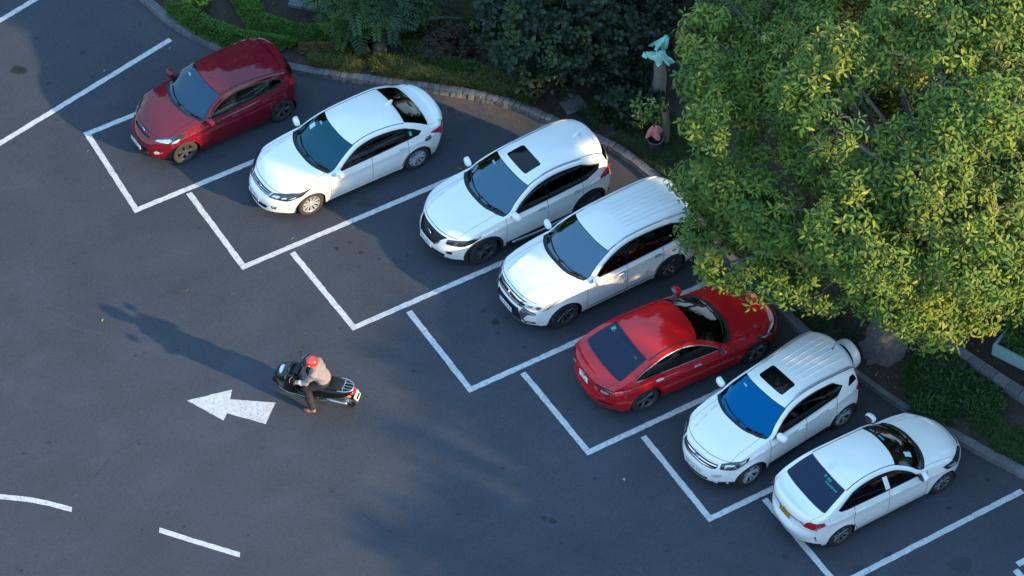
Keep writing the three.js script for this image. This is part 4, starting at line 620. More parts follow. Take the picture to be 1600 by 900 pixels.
// 5 red saloon, nose to the kerb
makeCar({
  name: 'saloon_car', L: 4.63, wb: 2.70, fo: 0.90, R: 0.322, tw: 0.215, rimR: 0.225, arch: 0.366, sill: 0.185, paint: M.red, cur: 0.38,
  spokes: { n: 5, pair: 0.13, w0: 0.026, w1: 0.046 }, rimMat: std(lin(.22, .22, .23), .28, { metalness: .85 }), spin: 0.5,
  st: [[0.03, 0.17, 0.39, 0.19], [0.0, 0.3, 0.34, 0.3], [0.0, 0.46, 0.34, 0.46], [0.09, 0.6, 0.43, 0.6], [0.22, 0.695, 0.57, 0.7], [0.45, 0.795, 0.72, 0.782], [0.85, 0.88, 1.05, 0.857], [1.28, 0.945, 1.56, 0.912], [1.36, 0.96, 1.68, 0.92], [1.75, 1.16, 1.96, 1.1], [2.15, 1.33, 2.3, 1.265], [2.5, 1.4, 2.6, 1.335], [2.85, 1.416, 2.85, 1.345], [3.2, 1.395, 3.15, 1.32], [3.5, 1.34, 3.42, 1.26], [3.85, 1.195, 3.8, 1.13], [4.22, 1.03, 4.12, 0.995], [4.4, 1.0, 4.23, 0.965], [4.55, 1.005, 4.31, 0.94], [4.61, 0.9, 4.34, 0.87], [4.585, 0.7, 4.32, 0.7], [4.63, 0.5, 4.28, 0.5], [4.54, 0.24, 4.18, 0.26]],
  idx: { hood: 4, cowl: 7, ws0: 8, ws1: 10, roof: 12, rw0: 14, rw1: 16, lid: 20.3, deck: 18.4, end: 22 },
  plan: [[.34, .70], [.5, .79], [.8, .875], [1.3, .90], [3.5, .90], [4.0, .875], [4.3, .81], [4.5, .75]], belt: [[.5, .80], [1.5, .88], [2.6, .93], [3.8, .985], [4.5, 1.0]],
  d1: 1.46, d2: 2.55, d3: 3.46, xq: 4.06, dlo: { range: [1.68, 3.46], end: [[3.62, 1.155], [3.90, 1.015], [3.84, .995]], cuts: [[2.58, 0.16, 0.11], [3.36, 0.3, 0.045]], drop: 0.06 },
  crease: [[.5, .70], [1.4, .76], [4.3, .86]], creaseAmt: 0.016, sideGlass: M.glassTint, beltMat: M.chrome, trimMat: M.satin, trimIn: 0.010, trimOut: 0.006, mirrorX: 1.80, handleMat: M.chrome, tRear: 0.84, seatMat: M.seat,
  windGlass: phys(lin(0.10, 0.14, 0.12), 0.02, { transmission: 1, thickness: 0, ior: 1.5 }), rearGlass: film(0.035, 0.045, 0.07, 0.8), handleDrop: 0.12,
  frontHoles: [{ p: Q(2.7, 3.5, -.55, .55) }, { p: Q(.5, 1.6, -.6, .6) }],
  rearHoles: [{ p: [[20.85, .62], [21.2, .60], [21.25, .92], [20.95, .94]], sym: true }],
  inserts: [['upper_grille', Q(2.6, 3.6, -.6, .6), M.black, -0.03], ['grille_bar', Q(3.2, 3.5, -.55, .55), M.chrome, 0.004], ['lower_grille', Q(.4, 1.7, -.65, .65), M.black, -0.04], ['rear_vent', [[20.8, .58], [21.25, .56], [21.3, .95], [20.9, .97]], M.black, -0.012, true], ['rear_lip', Q(21.75, 21.98, -.72, .72), M.satin, 0.006]],
  lamps: [{ name: 'headlight', rail: [2.9, 4.6], top: [[2.85, .55], [3.6, .55], [4.1, .8]], side: [[.95, .80], [.88, .74], [.6, .63]], base: M.lampDark, fields: [{ name: 'reflector', side: [[.46, .63], [.55, .70], [.8, .76], [.7, .68]], m: M.lampBase }, { name: 'bulb', at: [3.2, .8], r: 0.05, m: M.chrome }] },
    { name: 'tail_light', rail: [18.35, 19.75], top: [[18.4, .60], [18.6, .52], [18.95, .52], [19.05, .64], [19.7, .62]], side: [[4.22, .79], [4.10, .86], [4.06, .915], [4.2, .93]].map(p => p), base: M.tailDark, fields: [{ name: 'reversing_lamp', top: [[19.12, .68], [19.66, .66], [19.6, .86], [19.2, .88]], m: M.tailClear }, { name: 'red_field', top: [[19.15, .89], [19.6, .88], [19.62, .995], [18.95, .995]], m: M.tailRed }, { name: 'red_field', side: [[4.33, .80], [4.22, .81], [4.14, .86], [4.2, .90], [4.33, .91]], m: M.tailRed }], cover: false }],
  plates: [{ s: 19.55, w: 0.33, h: 0.165, rear: true, mat: platePrint(['30F', '978.66'], '#e6ecec', '#20242a', 192, 96), off: 0.012 }],
  extra(api) {
    rings(api, 9.2, 0.68); sheet(api, 'window_sticker', Q(14.25, 14.5, .58, .70), M.stickerGreen, 0.002);
    mesh('boot_spoiler', api.ribbon(api.strip(17.9, 18.55, -.70, .70), [], { off: 0.010 }), M.red, api.car);
    { const p = api.top(18.98, 0); mesh('emblem', [box(0.012, 0.075, 0.02, p[0] + 0.012, p[1], -0.04, 0.003), box(0.012, 0.075, 0.02, p[0] + 0.012, p[1], 0.04, 0.003), box(0.012, 0.018, 0.07, p[0] + 0.012, p[1], 0, 0.003)], M.chrome, api.car); }
    { const p = api.top(19.5, -0.52); mesh('boot_badge', box(0.008, 0.022, 0.12, p[0] + 0.012, p[1], p[2], 0.003), M.chrome, api.car); const q = api.top(19.5, 0.56); mesh('boot_badge', box(0.008, 0.022, 0.12, q[0] + 0.012, q[1], q[2], 0.003), M.chrome, api.car); }
  },
}, [5.15, 2.39, 2.77, 3.73, -1], 'bright red saloon parked nose to the kerb', CARS);

// 6 white compact off-roader with the spare wheel on its tailgate
makeCar({
  name: 'compact_suv', L: 4.10, wb: 2.52, fo: 0.86, R: 0.330, tw: 0.205, rimR: 0.220, arch: 0.378, sill: 0.25, paint: M.white, hw: 0.68, flare: 0.022,
  spokes: { n: 5, pair: 0.20, w0: 0.034, w1: 0.040 }, rimMat: M.alloy, spin: 0.1,
  st: [[0.05, 0.22, 0.37, 0.24], [0.01, 0.38, 0.32, 0.38], [0, 0.58, 0.33, 0.58], [0.08, 0.76, 0.41, 0.74], [0.22, 0.895, 0.55, 0.87], [0.41, 0.99, 0.66, 0.952], [0.72, 1.06, 0.91, 1.012], [1.02, 1.115, 1.32, 1.067], [1.08, 1.13, 1.42, 1.075], [1.42, 1.34, 1.62, 1.265], [1.8, 1.52, 1.93, 1.43], [2.15, 1.595, 2.25, 1.505], [2.6, 1.62, 2.6, 1.535], [3.1, 1.61, 3.05, 1.525], [3.6, 1.575, 3.5, 1.48], [3.86, 1.54, 3.68, 1.425], [3.89, 1.48, 3.71, 1.39], [3.98, 1.16, 3.76, 1.12], [4.02, 0.98, 3.78, 0.96], [4.04, 0.8, 3.78, 0.8], [4.1, 0.6, 3.78, 0.6], [4.02, 0.3, 3.72, 0.32]],
  idx: { hood: 4, cowl: 7, ws0: 8, ws1: 10, roof: 12, rw0: 16, rw1: 17, lid: 19.4, deck: 16, end: 21 },
  plan: [[.33, .69], [.5, .785], [.8, .86], [1.3, .8825], [3.1, .8825], [3.5, .865], [3.75, .81], [3.88, .76]], belt: [[.5, .96], [1.2, 1.015], [2.3, 1.06], [3.2, 1.14], [3.8, 1.19]],
  d1: 1.33, d2: 2.30, d3: 3.12, xq: 3.62, dlo: { range: [1.40, 3.00], end: [[3.10, 1.46], [3.32, 1.30], [3.16, 1.145]], cuts: [[1.68, 0.9, 0.03], [2.32, 0.10, 0.13]] },
  crease: [[.5, .84], [1.3, .92], [3.7, 1.02]], creaseAmt: 0.014, sideGlass: M.glassTint, beltMat: M.chrome, hatch: true, clad: 1, mirrorX: 1.56, tRear: 0.80, tHood: 0.84, windGlass: M.glassBlue,
   hoodCrease: [0.50, 0.66, 0.018], wsBand: 0.30, sunroof: roundPoly(Q(10.55, 11.55, -.56, .56), [.12, .12, .12, .12]), ribs: { s: [11.75, 14.5], t: [-.52, -.31, -.1, .1, .31, .52] },
  frontHoles: [{ p: [[2.55, -.62], [2.75, -.70], [3.45, -.66], [3.45, .66], [2.75, .70], [2.55, .62]] }, { p: Q(.5, 1.0, -.55, .55) }],
  inserts: [['upper_grille', Q(2.45, 3.5, -.74, .74), M.black, -0.035], ['grille_bar', Q(2.62, 2.80, -.64, .64), M.chrome, 0.002], ['grille_bar', Q(3.0, 3.14, -.66, .66), M.chrome, 0.002], ['grille_bar', Q(3.32, 3.42, -.66, .66), M.chrome, 0.002], ['lower_grille', Q(.4, 1.1, -.6, .6), M.black, -0.03], ['bumper_lip', [[.02, -.78], [.42, -.70], [.42, .70], [.02, .78]], M.trim, 0.010], ['corner_trim', [[.05, .80], [.62, .82], [.75, .998], [.05, .998]], M.black, 0.012, true, [[.40, .26], [.36, .33], [.50, .34], [.50, .26]]], ['fog_lamp', [[1.45, .66], [1.75, .68], [1.95, .86], [1.85, .92], [1.45, .84]], M.lampBase, 0.008, true]],
  lamps: [{ name: 'headlight', rail: [2.8, 4.35], top: [[2.75, .78], [3.55, .70], [4.0, .84]], side: [[.80, .935], [.74, .86], [.60, .77], [.48, .72]], base: M.lampDark, fields: [{ name: 'reflector', top: [[2.95, .84], [3.5, .80], [3.7, .96], [3.1, .97]], m: M.lampBase }, { name: 'reflector', side: [[.42, .77], [.5, .86], [.72, .91], [.68, .86], [.54, .77]], m: M.lampBase }, { name: 'bulb', at: [3.25, .92], r: 0.06, m: M.chrome }, { name: 'bulb', at: [.52, .82], side: true, r: 0.05, m: M.chrome }] },
    { name: 'tail_light', rail: [17.3, 18.6], top: [[17.3, .82], [18.5, .82]], side: [[3.72, .95], [3.66, 1.0], [3.74, 1.09]], base: M.tail, cover: false }],
  plates: [{ s: 1.75, w: 0.46, h: 0.11, mat: platePrint(['30E-520 31'], '#e9e9e6', '#20242a', 256, 64), off: 0.015 }],
  mast: [14.15, 0.10], mastLean: 0.10, rails: [10.7, 14.9, 0.90, 0.035], railMat: M.satin,
  extra(api) {
    ovalBadge(api, 2.95, 0, 0.18, 0.075, M.chrome, std(lin(.02, .05, .25), .3)); rings(api, 9.62, -0.60);
    const g = new THREE.LatheGeometry([[0.001, .10], [.20, .105], [.27, .10], [.315, .075], [.335, .02], [.335, -.08], [.30, -.12]].map(p => new THREE.Vector2(...p)), 44).rotateZ(-Math.PI / 2);
    const sp = mesh('spare_wheel', new THREE.LatheGeometry([[.18, -.10], [.30, -.115], [.328, -.08], [.328, .0]].map(p => new THREE.Vector2(...p)), 40).rotateZ(-Math.PI / 2).translate(4.20, .99, 0), M.tyre, api.car);
    mesh('spare_cover', [g.translate(4.20, .99, 0)], M.white, sp);
    mesh('spare_bracket', new THREE.CylinderGeometry(.14, .16, .14, 20).rotateZ(Math.PI / 2).translate(4.08, .99, 0), M.black, sp);
    mesh('roof_spoiler', api.ribbon(api.strip(14.9, 15.8, -.82, .82), [], { off: 0.012 }), M.white, api.car);
    for (const q of [1, -1]) { mesh('side_window', api.side(roundPoly([[3.46, 1.20], [3.73, 1.22], [3.66, 1.375], [3.54, 1.385]], 0.03), [], q, { off: 0.003 }), M.gloss, api.car); mesh('rear_corner_trim', api.side([[3.55, .34], [3.78, .34], [3.86, .52], [3.62, .5]], [], q, { off: 0.010 }), M.black, api.car); }
  },
}, [4.90, 5.73, 6.85, 4.20, 1], 'white compact SUV with a vivid blue windscreen and rear spare wheel', CARS);

// 7 white saloon at the near end, nose to the kerb
makeCar({
  name: 'saloon_car', L: 4.305, wb: 2.55, fo: 0.83, R: 0.292, tw: 0.185, rimR: 0.197, arch: 0.336, sill: 0.19, paint: M.white,
  spokes: { n: 8, pair: 0.10, w0: 0.020, w1: 0.026 }, rimMat: std(lin(.30, .30, .31), .3, { metalness: .85 }),
  st: [[0.03, 0.18, 0.37, 0.2], [0.0, 0.32, 0.33, 0.32], [0, 0.5, 0.34, 0.5], [0.09, 0.64, 0.43, 0.64], [0.22, 0.765, 0.55, 0.76], [0.41, 0.875, 0.66, 0.852], [0.75, 0.97, 0.93, 0.932], [1.08, 1.03, 1.36, 0.992], [1.14, 1.045, 1.46, 0.995], [1.5, 1.25, 1.69, 1.19], [1.88, 1.425, 2.0, 1.36], [2.25, 1.49, 2.3, 1.42], [2.6, 1.505, 2.6, 1.435], [2.95, 1.49, 2.9, 1.415], [3.25, 1.43, 3.17, 1.35], [3.58, 1.25, 3.5, 1.2], [3.83, 1.095, 3.74, 1.06], [4.02, 1.065, 3.85, 1.02], [4.18, 1.06, 3.96, 0.995], [4.24, 0.95, 3.99, 0.92], [4.235, 0.75, 3.97, 0.74], [4.305, 0.55, 3.93, 0.52], [4.21, 0.25, 3.84, 0.26]],
  idx: { hood: 4, cowl: 7, ws0: 8, ws1: 10, roof: 12, rw0: 14, rw1: 16, lid: 20.2, deck: 18.5, end: 22 },
  plan: [[.34, .66], [.5, .74], [.8, .81], [1.2, .835], [3.2, .835], [3.7, .815], [3.95, .755], [4.12, .70]], belt: [[.5, .88], [1.3, .95], [2.4, .985], [3.4, 1.03], [4.1, 1.04]],
  d1: 1.29, d2: 2.24, d3: 3.10, xq: 3.70, dlo: { range: [1.44, 3.10], end: [[3.28, 1.225], [3.48, 1.10], [3.42, 1.05], [3.30, 1.04]], cuts: [[1.66, 0.9, 0.03], [2.26, 0.14, 0.085, M.white], [3.14, 0.2, 0.03]] }, visor: true,
  crease: [[.5, .72], [1.3, .78], [3.9, .88]], sideGlass: M.glassTint, mirrorX: 1.50, tRear: 0.88, seatMat: M.seat,
  windGlass: phys(lin(0.30, 0.36, 0.33), 0.02, { transmission: 1, thickness: 0, ior: 1.6 }), rearGlass: film(0.03, 0.042, 0.07, 0.85),
  frontHoles: [{ p: Q(.5, 2.4, -.5, .5) }],
  inserts: [['lower_grille', Q(.4, 2.5, -.56, .56), M.black, -0.04], ['upper_grille', Q(3.05, 3.4, -.5, .5), M.gloss, 0.004], ['grille_bar', Q(3.2, 3.28, -.5, .5), M.chrome, 0.008], ['boot_recess', Q(19.32, 19.44, -.52, .52), M.gloss, 0.004], ['rear_reflector', Q(20.85, 21.5, .93, .955), M.tailDark, 0.004, true]],
  lamps: [{ name: 'headlight', rail: [2.85, 4.8], top: [[2.8, .55], [3.6, .55], [4.1, .8]], side: [[.90, .85], [.80, .74], [.58, .64]], base: M.lampDark, fields: [{ name: 'reflector', side: [[.44, .66], [.54, .74], [.74, .78], [.6, .67]], m: M.lampBase }, { name: 'bulb', at: [3.2, .8], r: 0.05, m: M.chrome }] },
    { name: 'tail_light', rail: [18.55, 19.95], top: [[18.7, .84], [19.3, .72], [19.85, .66]], side: [[3.98, .80], [3.80, .875], [3.82, .945], [3.98, .955]], base: M.tail, fields: [{ name: 'reversing_lamp', side: [[4.06, .79], [3.98, .825], [3.90, .86], [3.92, .875], [4.06, .825]], m: M.tailClear }], cover: false }],
  plates: [{ s: 19.72, w: 0.33, h: 0.165, rear: true, mat: platePrint(['30H', '004.76'], '#b98a12', '#2a2412', 192, 96), off: 0.012, label: 'yellow rear number plate' }],
  fin: [13.45, 0],
  extra(api) {
    diamonds(api, 19.12, 0.042, true); rings(api, 9.75, 0.62);
    const c = document.createElement('canvas'); c.width = 512; c.height = 160; const x = c.getContext('2d'); x.clearRect(0, 0, 512, 160); x.fillStyle = '#17a89a'; x.textAlign = 'left'; x.textBaseline = 'middle'; x.font = 'bold 78px sans-serif'; x.fillText('ĐỒNG', 8, 46, 230); x.font = 'bold 52px sans-serif'; x.fillText('0768 878 939', 120, 126, 384);
    const t = new THREE.CanvasTexture(c); t.colorSpace = THREE.SRGBColorSpace; const P = Q(14.12, 14.52, -.84, -.05), g = api.ribbon(P, [], { off: 0.002, edge: 0.06 }), uv = g.attributes.uv; for (let i = 0; i < uv.count; i++) { const s = uv.getX(i), q = uv.getY(i); uv.setXY(i, (q + .05) / (-.79), 1 - (s - 14.12) / .4); }
    mesh('window_lettering', g, std(0xffffff, 0.4, { map: t, alphaTest: 0.5 }), api.car);
    sheet(api, 'window_sticker', Q(9.72, 9.84, .10, .38), M.teal, 0.002); sheet(api, 'paper_permit', Q(8.7, 9.15, -.62, -.45), M.sticker, 0.002);
    { const p = api.top(19.3, -0.62); mesh('boot_badge', box(0.008, 0.03, 0.16, p[0] + 0.014, p[1], p[2], 0.003), std(lin(.5, .03, .08), .4), api.car); }
    for (const q of [1, -1]) mesh('sill_strip', api.side([[1.34, .20], [2.95, .20], [2.95, .225], [1.34, .225]], [], q, { off: 0.012 }), M.satin, api.car);
  },
}, [8.78, 5.93, 6.62, 7.28, -1], 'white saloon with a yellow rear number plate, nearest the camera', CARS);
// ---------- scooter and rider ----------
function loft(rings, seg = 20, { up = false, cap = true } = {}) { // rings of superellipses: [along, c, ra, rb, e]; along x (c = height) or, with up, along y (c = x)
  const pos = [], idx = [], n = rings.length; rings.forEach(([t, c, ra, rb, e = 1]) => { for (let j = 0; j < seg; j++) { const a = j / seg * Math.PI * 2, u = Math.sign(Math.cos(a)) * Math.pow(Math.abs(Math.cos(a)), e) * ra, v = Math.sign(Math.sin(a)) * Math.pow(Math.abs(Math.sin(a)), e) * rb; up ? pos.push(c + u, t, v) : pos.push(t, c + u, v); } });
  for (let i = 0; i < n - 1; i++) for (let j = 0; j < seg; j++) { const a = i * seg + j, b = i * seg + (j + 1) % seg; up ? idx.push(a, a + seg, b, b, a + seg, b + seg) : idx.push(a, b, a + seg, b, b + seg, a + seg); }
  if (cap) for (const i of [0, n - 1]) { const k = pos.length / 3, r = rings[i]; up ? pos.push(r[1], r[0], 0) : pos.push(r[0], r[1], 0); for (let j = 0; j < seg; j++) { const a = i * seg + j, b = i * seg + (j + 1) % seg; (i === 0) === up ? idx.push(k, a, b) : idx.push(k, b, a); } }
  const g = new THREE.BufferGeometry(); g.setAttribute('position', new THREE.BufferAttribute(new Float32Array(pos), 3)); g.setIndex(idx); g.computeVertexNormals(); return plain(g);
}
const resample = (R, m = 4) => { const f = [1, 2, 3].map(k => spl(R.map((r, i) => [i, r[k]]))), t = spl(R.map((r, i) => [i, r[0]])), e = spl(R.map((r, i) => [i, r[4] ?? 1])), o = []; for (let i = 0; i <= (R.length - 1) * m; i++) o.push([t(i / m), f[0](i / m), f[1](i / m), f[2](i / m), e(i / m)]); return o; };
const rideAt = o => { o.position.set(-4.70, 0.006, 3.17); o.rotation.set(0.20, Math.atan2(-0.318, 0.948), 0, 'YXZ'); };
{
  const S = thing('motor_scooter'); rideAt(S); tag(S, 'black motor scooter with chrome rear rack ridden beside the white arrow', 'scooter');
  const blk = phys(lin(.005, .006, .006), .22, { ior: 1.45 }), mat = std(lin(.008, .008, .009), .6), vinyl = phys(lin(.008, .009, .011), .5, { specularIntensity: .6 });
  mesh('front_fairing', loft(resample([[.28, .22, .10, .19, .8], [.42, .13, .20, .24, .8], [.58, .07, .27, .26, .85], [.74, .08, .26, .25, .85], [.88, .16, .20, .22, .85], [.99, .24, .10, .19, .8]]), 26, { up: true }), blk, S);
  mesh('fairing_trim', [tube([[-.16, .62, .13], [-.06, .47, .21], [.12, .36, .23], [.3, .30, .20]], .010, 20, 6), tube([[-.16, .62, -.13], [-.06, .47, -.21], [.12, .36, -.23], [.3, .30, -.20]], .010, 20, 6)], M.satin, S);
  mesh('headlight', blob(.07, .05, .12, .9).rotateZ(-.6).translate(-.01, .87, 0), phys(lin(.62, .72, .80), .08, { clearcoat: 1, metalness: .3 }), S);
  for (const q of [1, -1]) mesh('indicator', blob(.05, .022, .035).rotateZ(.5).translate(.06, .76, q * .175), M.amber, S);
  { const P = [[0, 0], [.0, .12], [.07, .19], [.13, .20]]; const g = new THREE.PlaneGeometry(.30, .24, 12, 6), p = g.attributes.position; for (let i = 0; i < p.count; i++) { const u = p.getX(i), v = p.getY(i) + .12, k = 1 - .3 * v / .24; p.setXYZ(i, .11 + v * .55 + u * u * 2.2, .95 + v * .85, u * k); } g.computeVertexNormals(); mesh('windscreen', plain(g), phys(lin(.10, .13, .16), .05, { transmission: 1, thickness: 0, ior: 1.7 }), S); }
  mesh('floorboard', [box(.52, .07, .36, .50, .30, 0, .03), box(.54, .05, .30, .5, .255, 0, .02)], mat, S);
  for (const q of [1, -1]) mesh('floor_trim', tube([[.24, .30, q * .19], [.5, .28, q * .20], [.78, .30, q * .20], [1.0, .36, q * .19]], .009, 20, 6), M.satin, S);
  mesh('rear_body', loft(resample([[.62, .48, .24, .14, .75], [.72, .51, .23, .20, .75], [.95, .55, .20, .215, .75], [1.2, .61, .165, .20, .75], [1.42, .68, .12, .15, .8], [1.53, .73, .06, .08, .9]]), 24), blk, S);
  mesh('seat', loft(resample([[.62, .735, .05, .09, .7], [.72, .755, .06, .14, .7], [.92, .755, .065, .165, .7], [1.02, .78, .07, .165, .7], [1.2, .80, .07, .15, .7], [1.34, .80, .05, .11, .8]]), 24), vinyl, S);
  mesh('rear_rack', [tube([[1.24, .82, .16], [1.40, .84, .15], [1.52, .84, .09], [1.55, .84, 0], [1.52, .84, -.09], [1.40, .84, -.15], [1.24, .82, -.16]], .014, 36, 8), ...[-.07, 0, .07].map(z => bar([1.34, .835, z], [1.535, .842, z], .008)), bar([1.34, .83, -.14], [1.34, .83, .14], .010)], M.satin, S);
  mesh('tail_light', blob(.06, .055, .11, .8).rotateZ(.4).translate(1.515, .70, 0), M.tail, S);
  for (const q of [1, -1]) mesh('indicator', blob(.08, .03, .035).rotateZ(-.25).translate(1.44, .645, q * .115), M.amber, S);
  mesh('rear_mudguard', [box(.12, .02, .15, 1.58, .53, 0, .008).rotateZ(0), tube([[1.45, .6, 0], [1.56, .52, 0], [1.62, .40, 0]], .035, 10, 8)], mat, S);
  { const g = new THREE.BoxGeometry(.012, .15, .20).rotateZ(.5).translate(1.60, .53, 0); mesh('number_plate', g, platePrint(['29-H9', '284.71'], '#e6e6e2', '#24262a', 192, 144), S); }
  const wheel = (x, r, w, name) => { const G = new THREE.Group(); G.name = 'wheel'; S.add(G); G.position.set(x, .25, 0); mesh('tyre', new THREE.TorusGeometry(.25 - w / 2, w / 2, 12, 36), M.tyre, G); mesh('rim', [new THREE.CylinderGeometry(.175, .175, .05, 28, 1, true).rotateX(Math.PI / 2), ...[0, 1, 2].map(k => plain(box(.34, .035, .03, 0, 0, 0, .01).rotateZ(k * Math.PI / 3))), new THREE.CylinderGeometry(.045, .045, .09, 16).rotateX(Math.PI / 2)], M.alloy, G); return G; };
  wheel(0, .25, .09); wheel(1.35, .25, .11);
  mesh('front_mudguard', (() => { const g = new THREE.TorusGeometry(.27, .06, 8, 20, Math.PI * .75); g.rotateZ(Math.PI * .15); return plain(g); })().translate(0, .25, 0), blk, S);
  mesh('fork', [bar([.0, .25, .075], [.19, .75, .075], .022), bar([.0, .25, -.075], [.19, .75, -.075], .022)], M.satin, S);
  mesh('engine_cover', [loft(resample([[.92, .28, .05, .05, .8], [1.05, .27, .07, .07, .8], [1.25, .26, .06, .06, .8], [1.38, .25, .05, .04, .9]]), 18).translate(0, 0, .10)], M.satin, S);
  mesh('exhaust', [loft(resample([[.95, .30, .03, .03], [1.1, .31, .055, .055], [1.5, .40, .06, .06], [1.56, .415, .04, .04]]), 16).translate(0, 0, -.17)], M.satin, S);
  mesh('side_stand', tube([[.62, .22, .12], [.78, .14, .16], [.92, .12, .17]], .014, 10, 6), mat, S);
  // handlebar, turned a little to the left
  const hb = new THREE.Group(); hb.name = 'handlebar'; S.add(hb); hb.position.set(.30, 1.0, 0); hb.rotation.y = -.12;
  mesh('bar', [tube([[.12, .02, .33], [.03, .03, .16], [0, .02, 0], [.03, .03, -.16], [.12, .02, -.33]], .018, 24, 8), loft(resample([[-.10, .0, .05, .10, .8], [0, .03, .07, .13, .8], [.10, .03, .05, .10, .8]]), 18)], mat, hb);
  for (const q of [1, -1]) { mesh('grip', bar([.085, .024, q * .24], [.135, .018, q * .37], .022), M.black, hb); mesh('brake_lever', tube([[.03, .03, q * .20], [-.005, .02, q * .28], [.03, .015, q * .35]], .008, 10, 6), M.satin, hb); mesh('mirror_stem', tube([[.03, .05, q * .2], [-.01, .16, q * .27], [-.02, .24, q * .33]], .008, 12, 6), M.black, hb); const mr = mesh('mirror', blob(.022, .05, .075, .8).translate(-.02, .26, q * .36), M.black, hb); mesh('mirror_glass', new THREE.CircleGeometry(1, 18).scale(.06, .04, 1).rotateY(Math.PI / 2).translate(.004, .26, q * .36), M.chrome, mr); }
}
function sdf(parts, C, size, res, k = 0.03, folds = 0) { // parts: [a, b, ra, rb, colour index]; smooth union, meshed on a grid
  const mc = new MarchingCubes(res, new THREE.MeshStandardMaterial(), false, false, 90000), h = res / 2; mc.isolation = 0; mc.reset();
  const B = parts.map(([a, b, ra, rb]) => { const d = [b[0] - a[0], b[1] - a[1], b[2] - a[2]]; return { a, d, l: d[0] ** 2 + d[1] ** 2 + d[2] ** 2 || 1e-9, ra, rb }; });
  const dist = (x, y, z, q) => { const t = clamp(((x - q.a[0]) * q.d[0] + (y - q.a[1]) * q.d[1] + (z - q.a[2]) * q.d[2]) / q.l); return Math.hypot(x - q.a[0] - q.d[0] * t, y - q.a[1] - q.d[1] * t, z - q.a[2] - q.d[2] * t) - q.ra - (q.rb - q.ra) * t; };
  for (let z = 0; z < res; z++) for (let y = 0; y < res; y++) for (let x = 0; x < res; x++) { const X = C[0] + (x - h) / h * size, Y = C[1] + (y - h) / h * size, Z = C[2] + (z - h) / h * size; let s = 1; for (const q of B) { const d = dist(X, Y, Z, q); if (d > s + k) continue; const e = Math.max(0, k - Math.abs(s - d)) / k; s = Math.min(s, d) - e * e * k * .25; } if (folds && Y > .9 && s < .05) s += folds * (Math.sin(Y * 34 + X * 16 + 3 * Math.sin(Z * 17)) + .6 * Math.sin(X * 52 - Y * 21 + Z * 30)); mc.field[z * res * res + y * res + x] = -s; }
  mc.update(); const n = mc.count, pos = new Float32Array(n * 3), nor = new Float32Array(n * 3), col = new Float32Array(n * 3);
  for (let i = 0; i < n; i++) { const P = [0, 1, 2].map(c => C[c] + mc.positionArray[i * 3 + c] * size), N = [0, 1, 2].map(c => mc.normalArray[i * 3 + c]), l = Math.hypot(...N) || 1; let b = 9, w = 0; B.forEach((q, j) => { const d = dist(...P, q); if (d < b) { b = d; w = j; } }); for (let c = 0; c < 3; c++) { pos[i * 3 + c] = P[c]; nor[i * 3 + c] = N[c] / l; col[i * 3 + c] = parts[w][4][c]; } }
  const g = new THREE.BufferGeometry(); g.setAttribute('position', new THREE.BufferAttribute(pos, 3)); g.setAttribute('normal', new THREE.BufferAttribute(nor, 3)); g.setAttribute('color', new THREE.BufferAttribute(col, 3)); return g;
}
